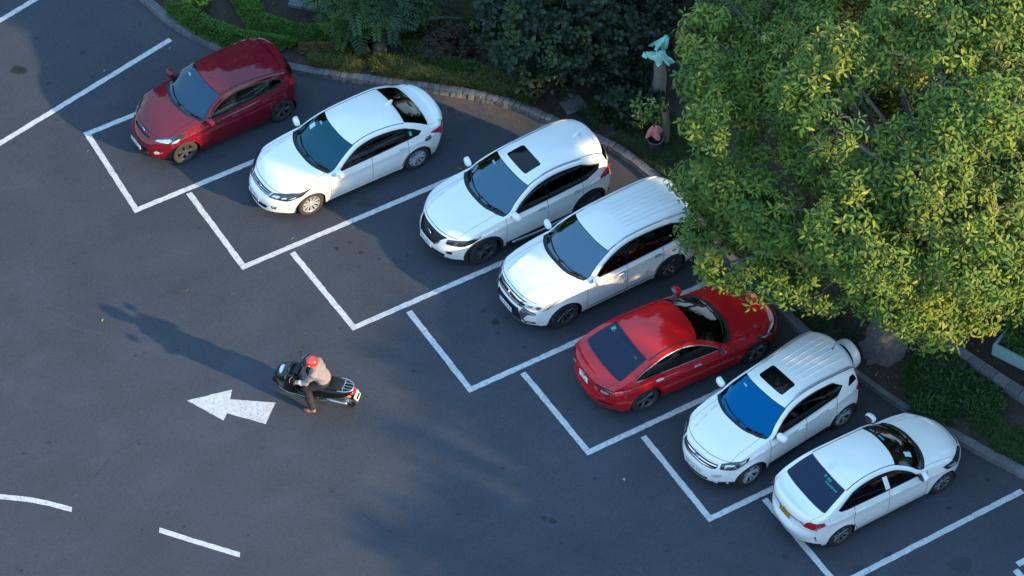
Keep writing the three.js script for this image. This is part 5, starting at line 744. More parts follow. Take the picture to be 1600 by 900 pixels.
{
  const P = thing('person'); rideAt(P); tag(P, 'scooter rider in a grey-mauve jacket, black trousers and red helmet', 'person');
  const J = [.20, .17, .175], T = [.012, .012, .014], K = [.36, .19, .12], W = [.55, .55, .58], SH = [.24, .12, .07], BK = [.015, .015, .016];
  const body = [];
  const add = (a, b, ra, rb, c) => body.push([a, b, ra, rb, c]);
  add([.92, .88, .07], [.92, .88, -.07], .125, .125, T); add([.90, .95, .04], [.80, 1.18, .05], .135, .145, J); add([.90, .95, -.04], [.80, 1.18, -.05], .135, .145, J); add([.79, 1.20, .10], [.79, 1.20, -.10], .125, .125, J); add([.77, 1.29, .14], [.77, 1.29, -.14], .075, .075, J); add([.76, 1.32, 0], [.72, 1.40, 0], .062, .055, K); add([.77, 1.33, .03], [.77, 1.33, -.03], .07, .07, J);
  for (const q of [1, -1]) { const e = [.62, 1.06, q * .285], hnd = [.475, 1.045, q * .30]; add([.77, 1.275, q * .185], e, .072, .055, J); add(e, [.515, 1.045, q * .298], .054, .042, J); add([.535, 1.047, q * .297], [.515, 1.045, q * .298], .044, .043, W); add([.515, 1.045, q * .298], hnd, .033, .028, K); }
  // left leg out to the ground, right leg on the board
  add([.88, .86, .11], [.58, .74, .22], .12, .095, T); add([.58, .74, .22], [.645, .42, .31], .094, .080, T); add([.645, .42, .31], [.69, .235, .352], .080, .078, T); add([.69, .23, .36], [.70, .15, .375], .038, .034, K);
  add([.73, .115, .38], [.60, .10, .395], .040, .038, SH); add([.60, .10, .395], [.53, .095, .40], .038, .028, SH);
  add([.88, .86, -.10], [.52, .80, -.16], .105, .078, T); add([.52, .80, -.16], [.55, .46, -.13], .074, .056, T); add([.56, .42, -.13], [.57, .39, -.13], .038, .036, K); add([.58, .375, -.13], [.42, .365, -.14], .042, .032, SH);
  const geos = [sdf(body, [.72, .78, .04], .82, 128, .045, .0045)];
  // hands with fingers round the grips
  for (const q of [1, -1]) { const H = [], gx = .42, gy = 1.02, gz = q * .315; H.push([[.50, 1.048, q * .298], [.455, 1.045, q * .30], .030, .034, K], [[.455, 1.045, q * .275], [.455, 1.045, q * .335], .022, .020, K]); [-.036, -.012, .012, .035].forEach((o, i) => { const z = gz + q * o, l = [.95, 1.05, 1, .85][i]; H.push([[.45, 1.052, z], [.418, 1.052, z], .0095, .0095, K], [[.418, 1.052, z], [.393, 1.033 , z], .0093, .009, K], [[.393, 1.033, z], [.40, 1.033 - .026 * l, z], .0088, .0078, K]); }); H.push([[.465, 1.035, q * .272], [.44, 1.01, q * .262], .012, .011, K], [[.44, 1.01, q * .262], [.415, 1.0, q * .285], .0105, .009, K]); geos.push(sdf(H, [.45, 1.03, q * .305], .115, 72, .012)); }
  { const N = [.70, 1.475, 0], hd = []; const a = (x, y, z, x2, y2, z2, r, r2, c = K) => hd.push([[N[0] + x, N[1] + y, N[2] + z], [N[0] + x2, N[1] + y2, N[2] + z2], r, r2, c]); // head looking ahead (-x), mask over nose and mouth
    a(.01, .03, 0, -.01, .03, 0, .092, .088); a(-.03, -.05, .02, -.03, -.05, -.02, .062, .062); a(-.055, -.085, 0, -.04, -.09, 0, .034, .036); a(-.088, .0, 0, -.105, -.028, 0, .012, .016); a(-.085, -.065, .018, -.085, -.065, -.018, .014, .014, [.32, .12, .10]); a(.0, -.01, .088, .005, -.03, .088, .014, .012); a(.0, -.01, -.088, .005, -.03, -.088, .014, .012); a(-.082, .018, .032, -.084, .018, .032, .010, .010, BK); a(-.082, .018, -.032, -.084, .018, -.032, .010, .010, BK); a(.0, -.1, 0, .02, -.16, .0, .05, .055);
    geos.push(sdf(hd, [.695, 1.45, 0], .19, 80, .014)); }
  const g = mergeGeometries(geos); const m = mesh('body', g, std(0xffffff, .8, { vertexColors: true }), P);
  // helmet
  const sh = new THREE.SphereGeometry(.138, 36, 24, 0, Math.PI * 2, 0, Math.PI * .60), v = sh.attributes.position; for (let i = 0; i < v.count; i++) { const x = v.getX(i), y = v.getY(i); v.setXYZ(i, x * 1.08, y + (x < -.02 && y < .03 ? (.03 - y) * .75 : 0), v.getZ(i) * .96); } sh.computeVertexNormals();
  const tex = (() => { const c = document.createElement('canvas'); c.width = 512; c.height = 256; const x = c.getContext('2d'); x.fillStyle = '#c8321e'; x.fillRect(0, 0, 512, 256); x.fillStyle = '#5a1030'; x.beginPath(); x.moveTo(0, 0); x.lineTo(512, 0); x.lineTo(512, 0); x.closePath(); x.fill(); for (const u of [384, 128]) { x.fillStyle = '#5c1236'; x.beginPath(); x.ellipse(u === 384 ? 0 : 512, 150, 78, 120, 0, 0, 7); x.fill(); x.fillStyle = '#e8dfd8'; x.save(); x.translate(u, 190); x.beginPath(); for (let k = 0; k < 10; k++) { const r = k % 2 ? 9 : 26, a = k / 10 * 6.283; x.lineTo(r * Math.cos(a), r * Math.sin(a)); } x.fill(); x.restore(); x.fillStyle = '#e08a4a'; x.fillRect(u - 60, 222, 120, 8); } const t = new THREE.CanvasTexture(c); t.colorSpace = THREE.SRGBColorSpace; return t; })();
  const hel = mesh('helmet', sh.rotateZ(.10).translate(.70, 1.505, 0), phys(0xffffff, .25, { map: tex, clearcoat: 1, clearcoatRoughness: .06 }), P);
  mesh('peak', (() => { const q = new THREE.RingGeometry(.13, .20, 20, 1, Math.PI * .68, Math.PI * .64).rotateX(-Math.PI / 2).rotateZ(.25); return plain(q); })().translate(.70, 1.53, 0), M.gloss, hel);
  mesh('chin_strap', [tube([[.70, 1.49, .125], [.675, 1.42, .10], [.645, 1.365, .04], [.64, 1.36, 0], [.645, 1.365, -.04], [.675, 1.42, -.10], [.70, 1.49, -.125]], .010, 30, 6)], M.black, hel);
}
// ---------- planting bed and plants ----------
const bedH = (x, z) => 0.10 + 0.07 * (fbm(x * 0.8, z * 0.8, 3) - 0.3) + 0.22 * Math.exp(-((x - 9.1) ** 2 + (z - 3.0) ** 2) / 0.8) + 0.10 * Math.exp(-((x - 7.9) ** 2 + (z - 2.2) ** 2) / 0.5) + (x > 9.6 ? 0.25 * smooth(9.7, 10.4, x) * smooth(3.6, 2.6, z - (x - 9.6) * .9) : 0);
{
  const P = [...kerbOff(0.13).filter((p, i) => i % 3 === 0), [26, 24], [26, -24], [-12, -24]];
  const soil = dataTex(1024, 1024, (u, v, o, i, j) => { const n = fbm(i * .018, j * .018, 4), g = hash2(i, j), l = vnoise(i * .16, j * .11); let b = 0.026 * (0.45 + 1.1 * n) * (0.6 + .8 * g), r = 1.35, gr = 1.05, bl = .78; if (l > .84 && g > .3) { b *= 2.1; r = 1.6; gr = 1.1; bl = .6; } o[0] = toS(b * r); o[1] = toS(b * gr); o[2] = toS(b * bl); });
  const g = panel(P, [], (x, z) => [x, bedH(x, z), z], { edge: 0.32, flip: -1 }), uv = g.attributes.uv; for (let i = 0; i < uv.count; i++) uv.setXY(i, uv.getX(i) / 6, uv.getY(i) / 6);
  structure('planting_bed', g, std(0xffffff, 0.95, { map: soil, bumpMap: soil, bumpScale: 0.03 }), 'dark earth bed behind the kerb');
}
function leafG(len, wid, droop = 0.15, fold = 0.12, x = 0) { // one leaf along +z, folded at the midrib
  const h = wid * fold, m = len * 0.40, q = len * 0.80, P = [[0, 0, 0], [-wid / 2, h, m], [0, 0, m], [wid / 2, h, m], [-wid * .40, h * .6 - droop * len * .35, q], [0, -droop * len * .4, q], [wid * .40, h * .6 - droop * len * .35, q], [0, -droop * len, len]], I = [0, 2, 1, 0, 3, 2, 1, 2, 4, 2, 5, 4, 2, 3, 5, 3, 6, 5, 4, 5, 7, 5, 6, 7];
  const g = new THREE.BufferGeometry(); g.setAttribute('position', new THREE.BufferAttribute(new Float32Array(P.flat()), 3)); g.setIndex(I); g.computeVertexNormals(); return plain(g);
}
function sprig(n, len, wid, { up = 0.9, down = -0.25, droop = 0.25, stem = 0.05, vary = 0.2 } = {}) { // leaves set spirally round a shoot
  const out = []; for (let i = 0; i < n; i++) { const f = i / Math.max(1, n - 1), L = len * (1 + rr(-vary, vary)), g = leafG(L, wid * (1 + rr(-vary, vary)), droop); g.rotateX(-(down + (up - down) * f)); g.translate(0, 0, stem * .3); g.rotateY(i * 2.4 + rr(-.3, .3)); g.translate(0, stem * f, 0); out.push(g); }
  return mergeGeometries(out);
}
function pinnate(n, len, leaf, wid) { const out = []; for (let i = 1; i <= n; i++) for (const s of [-1, 1]) { const f = i / n, g = leafG(leaf * (1.1 - .5 * Math.abs(f - .45)), wid, .1); g.rotateY(s * (1.25 - .4 * f)); g.translate(0, -len * .22 * f * f, len * f); out.push(g); } return mergeGeometries(out); }
const leafM = (o = {}) => phys(lin(1, 1, 1), 0.68, { transmission: 0.22, thickness: 0, specularIntensity: .6, ...o });
const V3 = (x, y, z) => new THREE.Vector3(x, y, z), UP = V3(0, 1, 0);
function scatter(name, parent, geo, mat, items, kind = 'stuff') { // items: {p, n, s, c, spin}
  const m = new THREE.InstancedMesh(geo, mat, items.length), M4 = new THREE.Matrix4(), q = new THREE.Quaternion(), q2 = new THREE.Quaternion();
  items.forEach((t, i) => { q.setFromUnitVectors(UP, t.n ?? UP); q2.setFromAxisAngle(UP, t.spin ?? rr(0, 6.283)); q.multiply(q2); const s = t.s ?? 1; M4.compose(t.p, q, V3(s, s * (t.sy ?? 1), s)); m.setMatrixAt(i, M4); m.setColorAt(i, t.c); });
  m.name = name; m.castShadow = m.receiveShadow = true; if (kind) m.userData.kind = kind; parent.add(m); return m;
}
const mixC = (a, b, t) => lin(a[0] + (b[0] - a[0]) * t, a[1] + (b[1] - a[1]) * t, a[2] + (b[2] - a[2]) * t);
const pick = (list, v = 0.25) => { const a = list[Math.floor(rnd() * list.length)], k = 1 + rr(-v, v); return lin(a[0] * k, a[1] * k, a[2] * k); };
function lumps(c, r, n, size, ok = () => true, apart = .42) { // smaller clumps over an ellipsoid, so that the crown's outline is uneven
  const out = []; let guard = 0; while (out.length < n && guard++ < n * 30) { const d = V3(rr(-1, 1), rr(-1, 1), rr(-1, 1)); if (d.lengthSq() > 1 || d.lengthSq() < .05) continue; d.normalize(); const f = rr(.62, .95), p = V3(c[0] + d.x * r[0] * f, c[1] + d.y * r[1] * f, c[2] + d.z * r[2] * f); if (!ok(p)) continue; const s = rr(size[0], size[1]); if (out.some(o => o.p.distanceTo(p) < (o.s + s) * apart)) continue; out.push({ p, s, d }); } return out;
}
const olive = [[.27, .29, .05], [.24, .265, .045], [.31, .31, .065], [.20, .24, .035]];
function crownItems(L, centre, perArea, colours, scale, ok = () => true, upBias = 0.35) {
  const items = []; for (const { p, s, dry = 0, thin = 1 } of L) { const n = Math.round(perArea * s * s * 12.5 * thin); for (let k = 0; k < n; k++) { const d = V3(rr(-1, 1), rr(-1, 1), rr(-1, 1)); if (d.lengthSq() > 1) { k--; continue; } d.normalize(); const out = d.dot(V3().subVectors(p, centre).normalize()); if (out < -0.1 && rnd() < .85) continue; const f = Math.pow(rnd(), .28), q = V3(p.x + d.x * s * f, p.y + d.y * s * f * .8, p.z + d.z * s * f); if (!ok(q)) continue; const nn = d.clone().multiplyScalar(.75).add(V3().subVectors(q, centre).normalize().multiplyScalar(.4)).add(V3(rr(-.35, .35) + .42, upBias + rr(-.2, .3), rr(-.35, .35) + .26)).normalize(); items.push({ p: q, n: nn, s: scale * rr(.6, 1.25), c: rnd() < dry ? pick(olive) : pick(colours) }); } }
  return items;
}
const barkTex = dataTex(256, 256, (u, v, o, i, j) => { const n = fbm(i * .05, j * .12, 4), g = hash2(i, j), b = 0.16 * (0.4 + 1.1 * n) * (.75 + .5 * g); o[0] = toS(b * 1.05); o[1] = toS(b); o[2] = toS(b * .9); });
barkTex.repeat.set(7, 3);
const bark = std(lin(.8, .8, .82), 0.95, { map: barkTex, bumpMap: barkTex, bumpScale: 0.05 });
function trunkG(pts, radii, seg = 14, rough = 0.06) { // tapered, slightly knobbly stem through points
  const c = new THREE.CatmullRomCurve3(pts.map(p => V3(...p))), n = radii[0] < .05 ? 4 : 18, g = new THREE.TubeGeometry(c, n, 1, seg, false), R = spl(radii.map((r, i) => [i / (radii.length - 1), r])), p = g.attributes.position, o = V3();
  for (let i = 0; i <= n; i++) { const a = c.getPointAt(i / n); for (let j = 0; j <= seg; j++) { const k = i * (seg + 1) + j; o.fromBufferAttribute(p, k).sub(a); o.multiplyScalar(R(i / n) * (1 + rough * 2 * (vnoise((j % seg) * 1.7 + 3, i * .9) - .5))); p.setXYZ(k, a.x + o.x, a.y + o.y, a.z + o.z); } }
  g.computeVertexNormals(); return plain(g);
}

// --- the large tree over the right half ---
const beam = p => .525 * p.x - .851 * p.z; // position across the sunlight
{
  const T = thing('mango_tree', 7.87, 0, 2.2), B = T.position; tag(T, 'large leafy green tree overhanging the right half of the parked row', 'tree');
  const loc = v => v.clone().sub(B);
  mesh('trunk', [trunkG([[0, -.1, 0], [.03, .5, 0], [.15, 1.4, .05], [.5, 2.8, .3], [.9, 4.7, .55]], [.50, .40, .35, .30, .2], 18, .14), ...[.3, 1.4, 2.3, 3.5, 4.6, 5.6].map((a, i) => trunkG([[.26 * Math.cos(a), .26, .26 * Math.sin(a)], [.50 * Math.cos(a), .10, .50 * Math.sin(a)], [.95 * Math.cos(a + .15), -.04, .95 * Math.sin(a + .15)]], [.16, .09, .03], 9, .12))], bark, T);
  const C = V3(9.35, 5.0, -.35), R = [5.35, 3.5, 5.3];
  const okL = p => p.y > 2.1 && !(p.y < 4.3 && beam(p) > 2.2 && beam(p) < 4.6 && p.y < 4.6), okP = p => p.y > 1.7 && !(p.y < .7 + (.851 * p.x + .525 * p.z + 5.2) * .291 && beam(p) > 2.75 && beam(p) < 4.6) && !(p.y < 4.25 && beam(p) > 1.95 && beam(p) < 2.8);
  const L = [...lumps([C.x, C.y, C.z], R, 130, [.6, 1.35], okL, .5), { p: V3(8.5, 2.75, 3.5), s: .85 }, { p: V3(7.5, 3.1, 3.1), s: .8 }, { p: V3(9.4, 2.95, 3.3), s: .8 }, { p: V3(10.4, 3.3, 3.4), s: .8 }, { p: V3(6.2, 3.4, 2.2), s: .75 }, { p: V3(5.0, 3.3, 1.3), s: .75 }, { p: V3(4.2, 3.6, .5), s: .7 }, { p: V3(4.55, 2.6, .75), s: .6 }, { p: V3(4.15, 6.0, -1.2), s: .75 }, { p: V3(4.1, 5.9, -.1), s: .75 }, { p: V3(4.2, 5.7, 1.0), s: .75 }, { p: V3(4.5, 6.2, -2.1), s: .75 }, { p: V3(4.4, 4.6, 1.5), s: .7 }, ...[[3.98, 3.0, 1.55], [4.3, 3.0, 2.35], [5.0, 3.0, 2.8], [5.7, 3.05, 2.9], [6.3, 3.1, 3.2], [3.85, 3.3, .35], [4.6, 3.2, 1.7], [5.4, 3.3, 2.3]].map(q => ({ p: V3(...q), s: .55 }))];
  const holes = [V3(8.9, 7.2, -.6), V3(10.0, 6.2, 1.2), V3(8.2, 6.4, 1.8)];
  const greens = [[.12, .20, .022], [.145, .225, .025], [.09, .175, .026], [.18, .245, .026], [.07, .15, .028]];
  L.forEach(l => { l.dry = clamp(rr(-.4, .5) + (l.p.x - 6.5) * .07, 0, .7); l.thin = rnd() < .2 ? .35 : 1; });  // olive share grows to the right: older leaves, plus sunlit brightness put into colour
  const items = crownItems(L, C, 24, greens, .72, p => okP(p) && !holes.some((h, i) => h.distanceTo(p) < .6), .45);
  items.forEach(t => { if (rnd() < .05) t.c = pick([[.22, .24, .035], [.17, .22, .03]]); });
    const shoots = [sprig(9, .235, .066, { up: .25, down: -1.05, droop: .45, stem: .14, vary: .3 }), sprig(8, .20, .060, { up: .7, down: -.8, droop: .4, stem: .16, vary: .35 }), sprig(11, .25, .070, { up: .1, down: -1.15, droop: .5, stem: .12, vary: .3 }), sprig(7, .18, .058, { up: 1.1, down: -.4, droop: .3, stem: .18, vary: .4 })], lm = leafM({ transmission: .40, roughness: .7, specularIntensity: .5 });
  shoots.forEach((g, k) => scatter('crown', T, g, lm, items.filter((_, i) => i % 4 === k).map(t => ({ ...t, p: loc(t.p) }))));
  const yel = items.filter(() => rnd() < .014).map(t => ({ ...t, p: loc(t.p).addScaledVector(t.n, .08), s: rr(.8, 1.3), c: pick([[.50, .36, .03], [.42, .26, .03], [.40, .36, .06]]) }));
  scatter('yellow_leaves', T, sprig(1, .2, .075, { up: .1, down: .1, droop: .4, stem: 0 }), leafM(), yel);
  const limbs = []; L.forEach((l, i) => { const e = loc(l.p), s = V3(.88 + rr(-.05, .05), rr(4.3, 4.65), .52 + rr(-.05, .05)), m = s.clone().lerp(e, .5).add(V3(rr(-.3, .3), rr(-.1, .5), rr(-.3, .3))); if (i % 3 === 0 && okP(m.clone().add(B))) limbs.push(trunkG([s.toArray(), m.toArray(), e.toArray()], [.10, .06, .02], 7)); if (!okP(l.p)) return; for (let k = 0; k < (l.s < .6 ? 2 : l.thin < 1 ? 30 : 5); k++) { const w = l.s * .6, a = e.clone().add(V3(rr(-w, w), rr(-w, w * .5), rr(-w, w))), d = V3().subVectors(l.p, C).normalize().multiplyScalar(rr(.15, .4)).add(V3(rr(-.25, .25), rr(-.1, .25), rr(-.25, .25))), m2 = a.clone().addScaledVector(d, .5).add(V3(rr(-.05, .05), rr(-.05, .05), rr(-.05, .05))); limbs.push(trunkG([a.toArray(), m2.toArray(), a.clone().add(d).toArray()], [.012, .008, .003], 4, 0)); } });
  mesh('limbs', limbs, bark, T);
}
function bush(name, label, category, base, c, r, n, size, dens, geo, colours, mat, { stem = .08, group, ok = () => true, up = .3, foliage = 'foliage', trunk = 'stem' } = {}) {
  const T = thing(name, ...base); tag(T, label, category, group); const C = V3(...c), L = lumps(c, r, n, size, ok), loc = v => v.clone().sub(T.position);
  L.push({ p: C.clone(), s: Math.min(...r) * .7 });
  scatter(foliage, T, geo, mat, crownItems(L, C, dens, colours, 1, ok, up).map(t => ({ ...t, p: loc(t.p) })));
  const g = [trunkG([[0, -.08, 0], [.03, (c[1] - base[1]) * .5, .02], loc(C).toArray()], [stem * 1.3, stem, stem * .5], 9)]; for (const l of L.filter((_, i) => i % 3 === 0)) g.push(trunkG([[.02, (c[1] - base[1]) * .4, 0], loc(C).lerp(loc(l.p), .5).toArray(), loc(l.p).toArray()], [stem * .5, stem * .3, stem * .1], 6));
  mesh(trunk, g, bark, T); return T;
}
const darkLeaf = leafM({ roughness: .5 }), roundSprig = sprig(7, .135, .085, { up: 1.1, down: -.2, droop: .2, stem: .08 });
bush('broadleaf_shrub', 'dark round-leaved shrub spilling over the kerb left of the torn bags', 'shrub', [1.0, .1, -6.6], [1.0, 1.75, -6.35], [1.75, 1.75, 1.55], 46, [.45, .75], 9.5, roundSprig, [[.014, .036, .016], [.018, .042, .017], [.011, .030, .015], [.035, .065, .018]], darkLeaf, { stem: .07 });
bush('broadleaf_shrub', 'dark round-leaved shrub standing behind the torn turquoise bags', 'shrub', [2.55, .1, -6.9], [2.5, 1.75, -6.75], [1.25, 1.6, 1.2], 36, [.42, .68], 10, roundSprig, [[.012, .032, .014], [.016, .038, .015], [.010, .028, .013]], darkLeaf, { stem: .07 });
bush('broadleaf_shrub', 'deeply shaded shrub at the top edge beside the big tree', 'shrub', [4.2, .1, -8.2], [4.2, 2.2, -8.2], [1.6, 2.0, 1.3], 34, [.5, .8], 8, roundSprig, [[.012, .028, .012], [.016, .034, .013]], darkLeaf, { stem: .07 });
bush('feathery_tree', 'tree with dark feathery fronds at the top edge above the hedge', 'tree', [-3.35, .1, -8.55], [-3.1, 1.5, -8.15], [1.5, 1.05, 1.15], 24, [.42, .62], 6.5, mergeGeometries([0, 1, 2, 3, 4].map(i => pinnate(7, .48, .16, .05).rotateX(-.5 + .25 * (i % 2)).rotateY(i * 1.26))), [[.022, .058, .024], [.028, .07, .026], [.035, .085, .022], [.06, .12, .02]], leafM(), { stem: .10, foliage: 'crown', trunk: 'trunk' });
bush('purple_shrub', 'low rounded purple-brown shrub inside the clipped triangle hedge', 'shrub', [-1.52, .1, -6.98], [-1.52, .42, -6.98], [.72, .36, .46], 34, [.16, .26], 50, sprig(6, .07, .04, { up: 1, down: -.2, stem: .04 }), [[.055, .034, .030], [.045, .04, .026], [.07, .036, .028], [.04, .05, .024]], leafM(), { stem: .03, trunk: 'stem' });
bush('yellow_shrub', 'small bright yellow-green shrub at the top left edge of the bed', 'shrub', [-7.38, .1, -8.62], [-7.38, .42, -8.62], [.32, .3, .26], 14, [.10, .16], 60, sprig(6, .09, .05, { up: 1, down: -.2, stem: .04 }), [[.12, .22, .015], [.16, .26, .02]], leafM(), { stem: .015 });
// clipped hedges: dense sprigs in a low band
function hedge(label, P, h, colours, n, dry = 0) {
  const xs = P.map(p => p[0]), zs = P.map(p => p[1]), x0 = Math.min(...xs), x1 = Math.max(...xs), z0 = Math.min(...zs), z1 = Math.max(...zs), cx = (x0 + x1) / 2, cz = (z0 + z1) / 2, T = thing('clipped_hedge', cx, 0, cz); tag(T, label, 'hedge', 'low clipped hedges in the bed');
  const edge = (x, z) => { let b = 9; P.forEach((a, i) => { const c = P[(i + 1) % P.length], dx = c[0] - a[0], dz = c[1] - a[1], t = clamp(((x - a[0]) * dx + (z - a[1]) * dz) / (dx * dx + dz * dz)); b = Math.min(b, Math.hypot(x - a[0] - dx * t, z - a[1] - dz * t)); }); return b; };
  const items = []; let k = 0; while (items.length < n && k++ < n * 12) { const x = rr(x0, x1), z = rr(z0, z1); if (!inPoly(x, z, P)) continue; const e = edge(x, z), top = h * (0.55 + .45 * smooth(0, .16, e)) * (.82 + .3 * fbm(x * 4, z * 4, 2)); items.push({ p: V3(x - cx, bedH(x, z) + top * (rnd() < .75 ? rr(.8, 1) : rr(.15, .8)), z - cz), n: V3(rr(-.5, .5), 1, rr(-.5, .5)).normalize(), s: rr(.7, 1.25), c: rnd() < dry * fbm(x * 3 + 5, z * 3, 2) * 2 ? pick([[.16, .10, .035], [.12, .075, .03], [.13, .12, .03]]) : pick(colours) }); }
  scatter('foliage', T, hedge.g ??= sprig(8, .062, .028, { up: 1.3, down: .1, stem: .05 }), hedge.m ??= leafM(), items);
  const st = []; for (let i = 0; i < 40; i++) { const x = rr(x0, x1), z = rr(z0, z1); if (inPoly(x, z, P)) { const y = bedH(x, z); st.push(plain(bar([x - cx, y - .03, z - cz], [x - cx + rr(-.05, .05), y + h * .8, z - cz + rr(-.05, .05)], .007, .004, 5))); } } if (st.length) mesh('stems', st, bark, T);
}
const hg = [[.055, .15, .014], [.075, .18, .016], [.045, .12, .014]];
hedge('bright green low hedge following the kerb behind the red hatchback', [[-8.05, -8.5], [-7.43, -8.31], [-6.96, -7.87], [-6.28, -7.53], [-5.6, -7.38], [-5.0, -7.22], [-5.29, -7.02], [-6.02, -6.95], [-6.62, -7.15], [-7.39, -7.65], [-7.94, -8.19]], .26, hg, 5200, .06);
hedge('green hedge arm running up to the top edge of the bed', [[-6.8, -9.3], [-6.09, -9.1], [-5.76, -8.09], [-5.18, -7.79], [-4.95, -7.72], [-4.98, -7.28], [-5.5, -7.40], [-6.03, -7.61]], .28, hg, 4200, .02);
hedge('green hedge strip under the feathery tree', [[-4.93, -7.72], [-4.44, -7.66], [-3.54, -7.53], [-3.75, -7.22], [-4.71, -7.18], [-4.93, -7.24]], .26, [[.05, .13, .012], [.065, .15, .014]], 2600, .08);
hedge('dry yellow-brown hedge strip below the feathery tree', [[-4.88, -7.15], [-4.2, -7.16], [-3.54, -7.16], [-3.31, -6.95], [-4.11, -6.80], [-4.85, -6.92]], .16, [[.07, .10, .015], [.10, .10, .02]], 1500, 1.2);
hedge('upper side of the triangular clipped hedge by the purple shrub', [[-2.6, -7.28], [-2.22, -7.66], [-1.63, -7.84], [-.86, -7.92], [-.8, -7.62], [-1.63, -7.56], [-2.14, -7.24]], .28, [[.028, .075, .012], [.036, .09, .014]], 2000, .03);
hedge('lower side of the triangular clipped hedge by the purple shrub', [[-2.55, -7.16], [-2.14, -7.14], [-1.47, -6.58], [-.81, -6.49], [-.85, -6.22], [-1.61, -6.33], [-2.35, -6.85]], .26, [[.045, .11, .012], [.055, .13, .014]], 2300, .12);
// grass and weeds, nobody could count the blades
function turf(label, region, n, colours, hMin, hMax, dens = () => 1) {
  const xs = region.map(p => p[0]), zs = region.map(p => p[1]), items = []; let k = 0; while (items.length < n && k++ < n * 20) { const x = rr(Math.min(...xs), Math.max(...xs)), z = rr(Math.min(...zs), Math.max(...zs)); if (!inPoly(x, z, region) || kerbNear(x, z).d < .26 || rnd() > dens(x, z)) continue; items.push({ p: V3(x, bedH(x, z) - .01, z), n: V3(rr(-.3, .3), 1, rr(-.3, .3)).normalize(), s: rr(hMin, hMax) / .15, c: pick(colours, .3) }); }
  const o = scatter(numbered('grass'), scene, turf.g ??= (() => { const out = []; for (let i = 0; i < 7; i++) { const g = leafG(.15 * rr(.7, 1.1), .011, .35, .05); g.rotateX(-rr(.8, 1.35)); g.rotateY(i * .9 + rr(0, .5)); g.translate(rr(-.02, .02), 0, rr(-.02, .02)); out.push(g); } return mergeGeometries(out); })(), turf.m ??= leafM(), items); tag(o, label, 'grass');
}
const patch = (f, t, o = 0) => (x, z) => smooth(t, t + .15, fbm(x * f + o, z * f, 3));
turf('long grass tufts along the sunny stretch of kerb', [[-4.6, -6.9], [-2.94, -6.78], [-2.05, -6.57], [-.81, -6.45], [.2, -5.9], [.6, -5.0], [-.66, -5.4], [-1.61, -5.9], [-2.92, -6.15], [-3.81, -6.3], [-4.6, -6.5]], 3000, [[.075, .12, .018], [.10, .13, .02], [.14, .11, .03], [.16, .11, .035], [.06, .11, .018]], .12, .26, patch(1.5, .34));
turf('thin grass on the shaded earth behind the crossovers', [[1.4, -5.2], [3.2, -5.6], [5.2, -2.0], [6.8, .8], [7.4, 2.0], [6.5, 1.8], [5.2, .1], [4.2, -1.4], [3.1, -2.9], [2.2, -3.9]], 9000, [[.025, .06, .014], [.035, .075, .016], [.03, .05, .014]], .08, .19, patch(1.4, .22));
turf('green grass slope below the retaining wall at the right edge', [[8.3, 2.6], [8.9, 2.2], [9.6, 2.9], [10.6, 3.9], [12, 5.2], [12, 6.5], [10.5, 5.6], [9.2, 4.5], [8.0, 3.5]], 6000, [[.035, .085, .014], [.045, .10, .016], [.028, .07, .018], [.06, .10, .02]], .08, .17, patch(1.5, .26, 3));
turf('lawn beyond the pale stone edging at the top', [[-6, -11.5], [4, -11.5], [3, -8.2], [-.5, -7.95], [-2, -8.05], [-4.2, -8.4]], 7000, [[.05, .09, .018], [.07, .11, .022], [.09, .10, .03]], .05, .11, patch(1.2, .2));
{ // weeds on the slope
  const weed = sprig(7, .11, .035, { up: 1.2, down: -.1, stem: .10 }); let k = 0;
  for (const [x, z, r, n, lab] of [[9.05, 3.15, .55, 520, 'dark leafy weeds on the crest of the grass slope'], [9.75, 3.75, .45, 380, 'leafy weeds below the retaining wall at the right edge'], [8.75, 3.9, .4, 260, 'weeds by the kerb above the bonnet of the white saloon']]) { const T = thing('weed_patch', x, bedH(x, z), z); tag(T, lab, 'weeds'); const it = []; for (let i = 0; i < n; i++) { const a = rr(0, 6.28), q = r * Math.sqrt(rnd()), px = q * Math.cos(a), pz = q * Math.sin(a); it.push({ p: V3(px, bedH(x + px, z + pz) - bedH(x, z) + rr(-.02, .14), pz), n: V3(rr(-.5, .5), 1, rr(-.5, .5)).normalize(), s: rr(.7, 1.3), c: pick([[.022, .065, .02], [.03, .08, .02], [.045, .10, .018]]) }); } scatter('foliage', T, weed, hedge.m, it); }
}
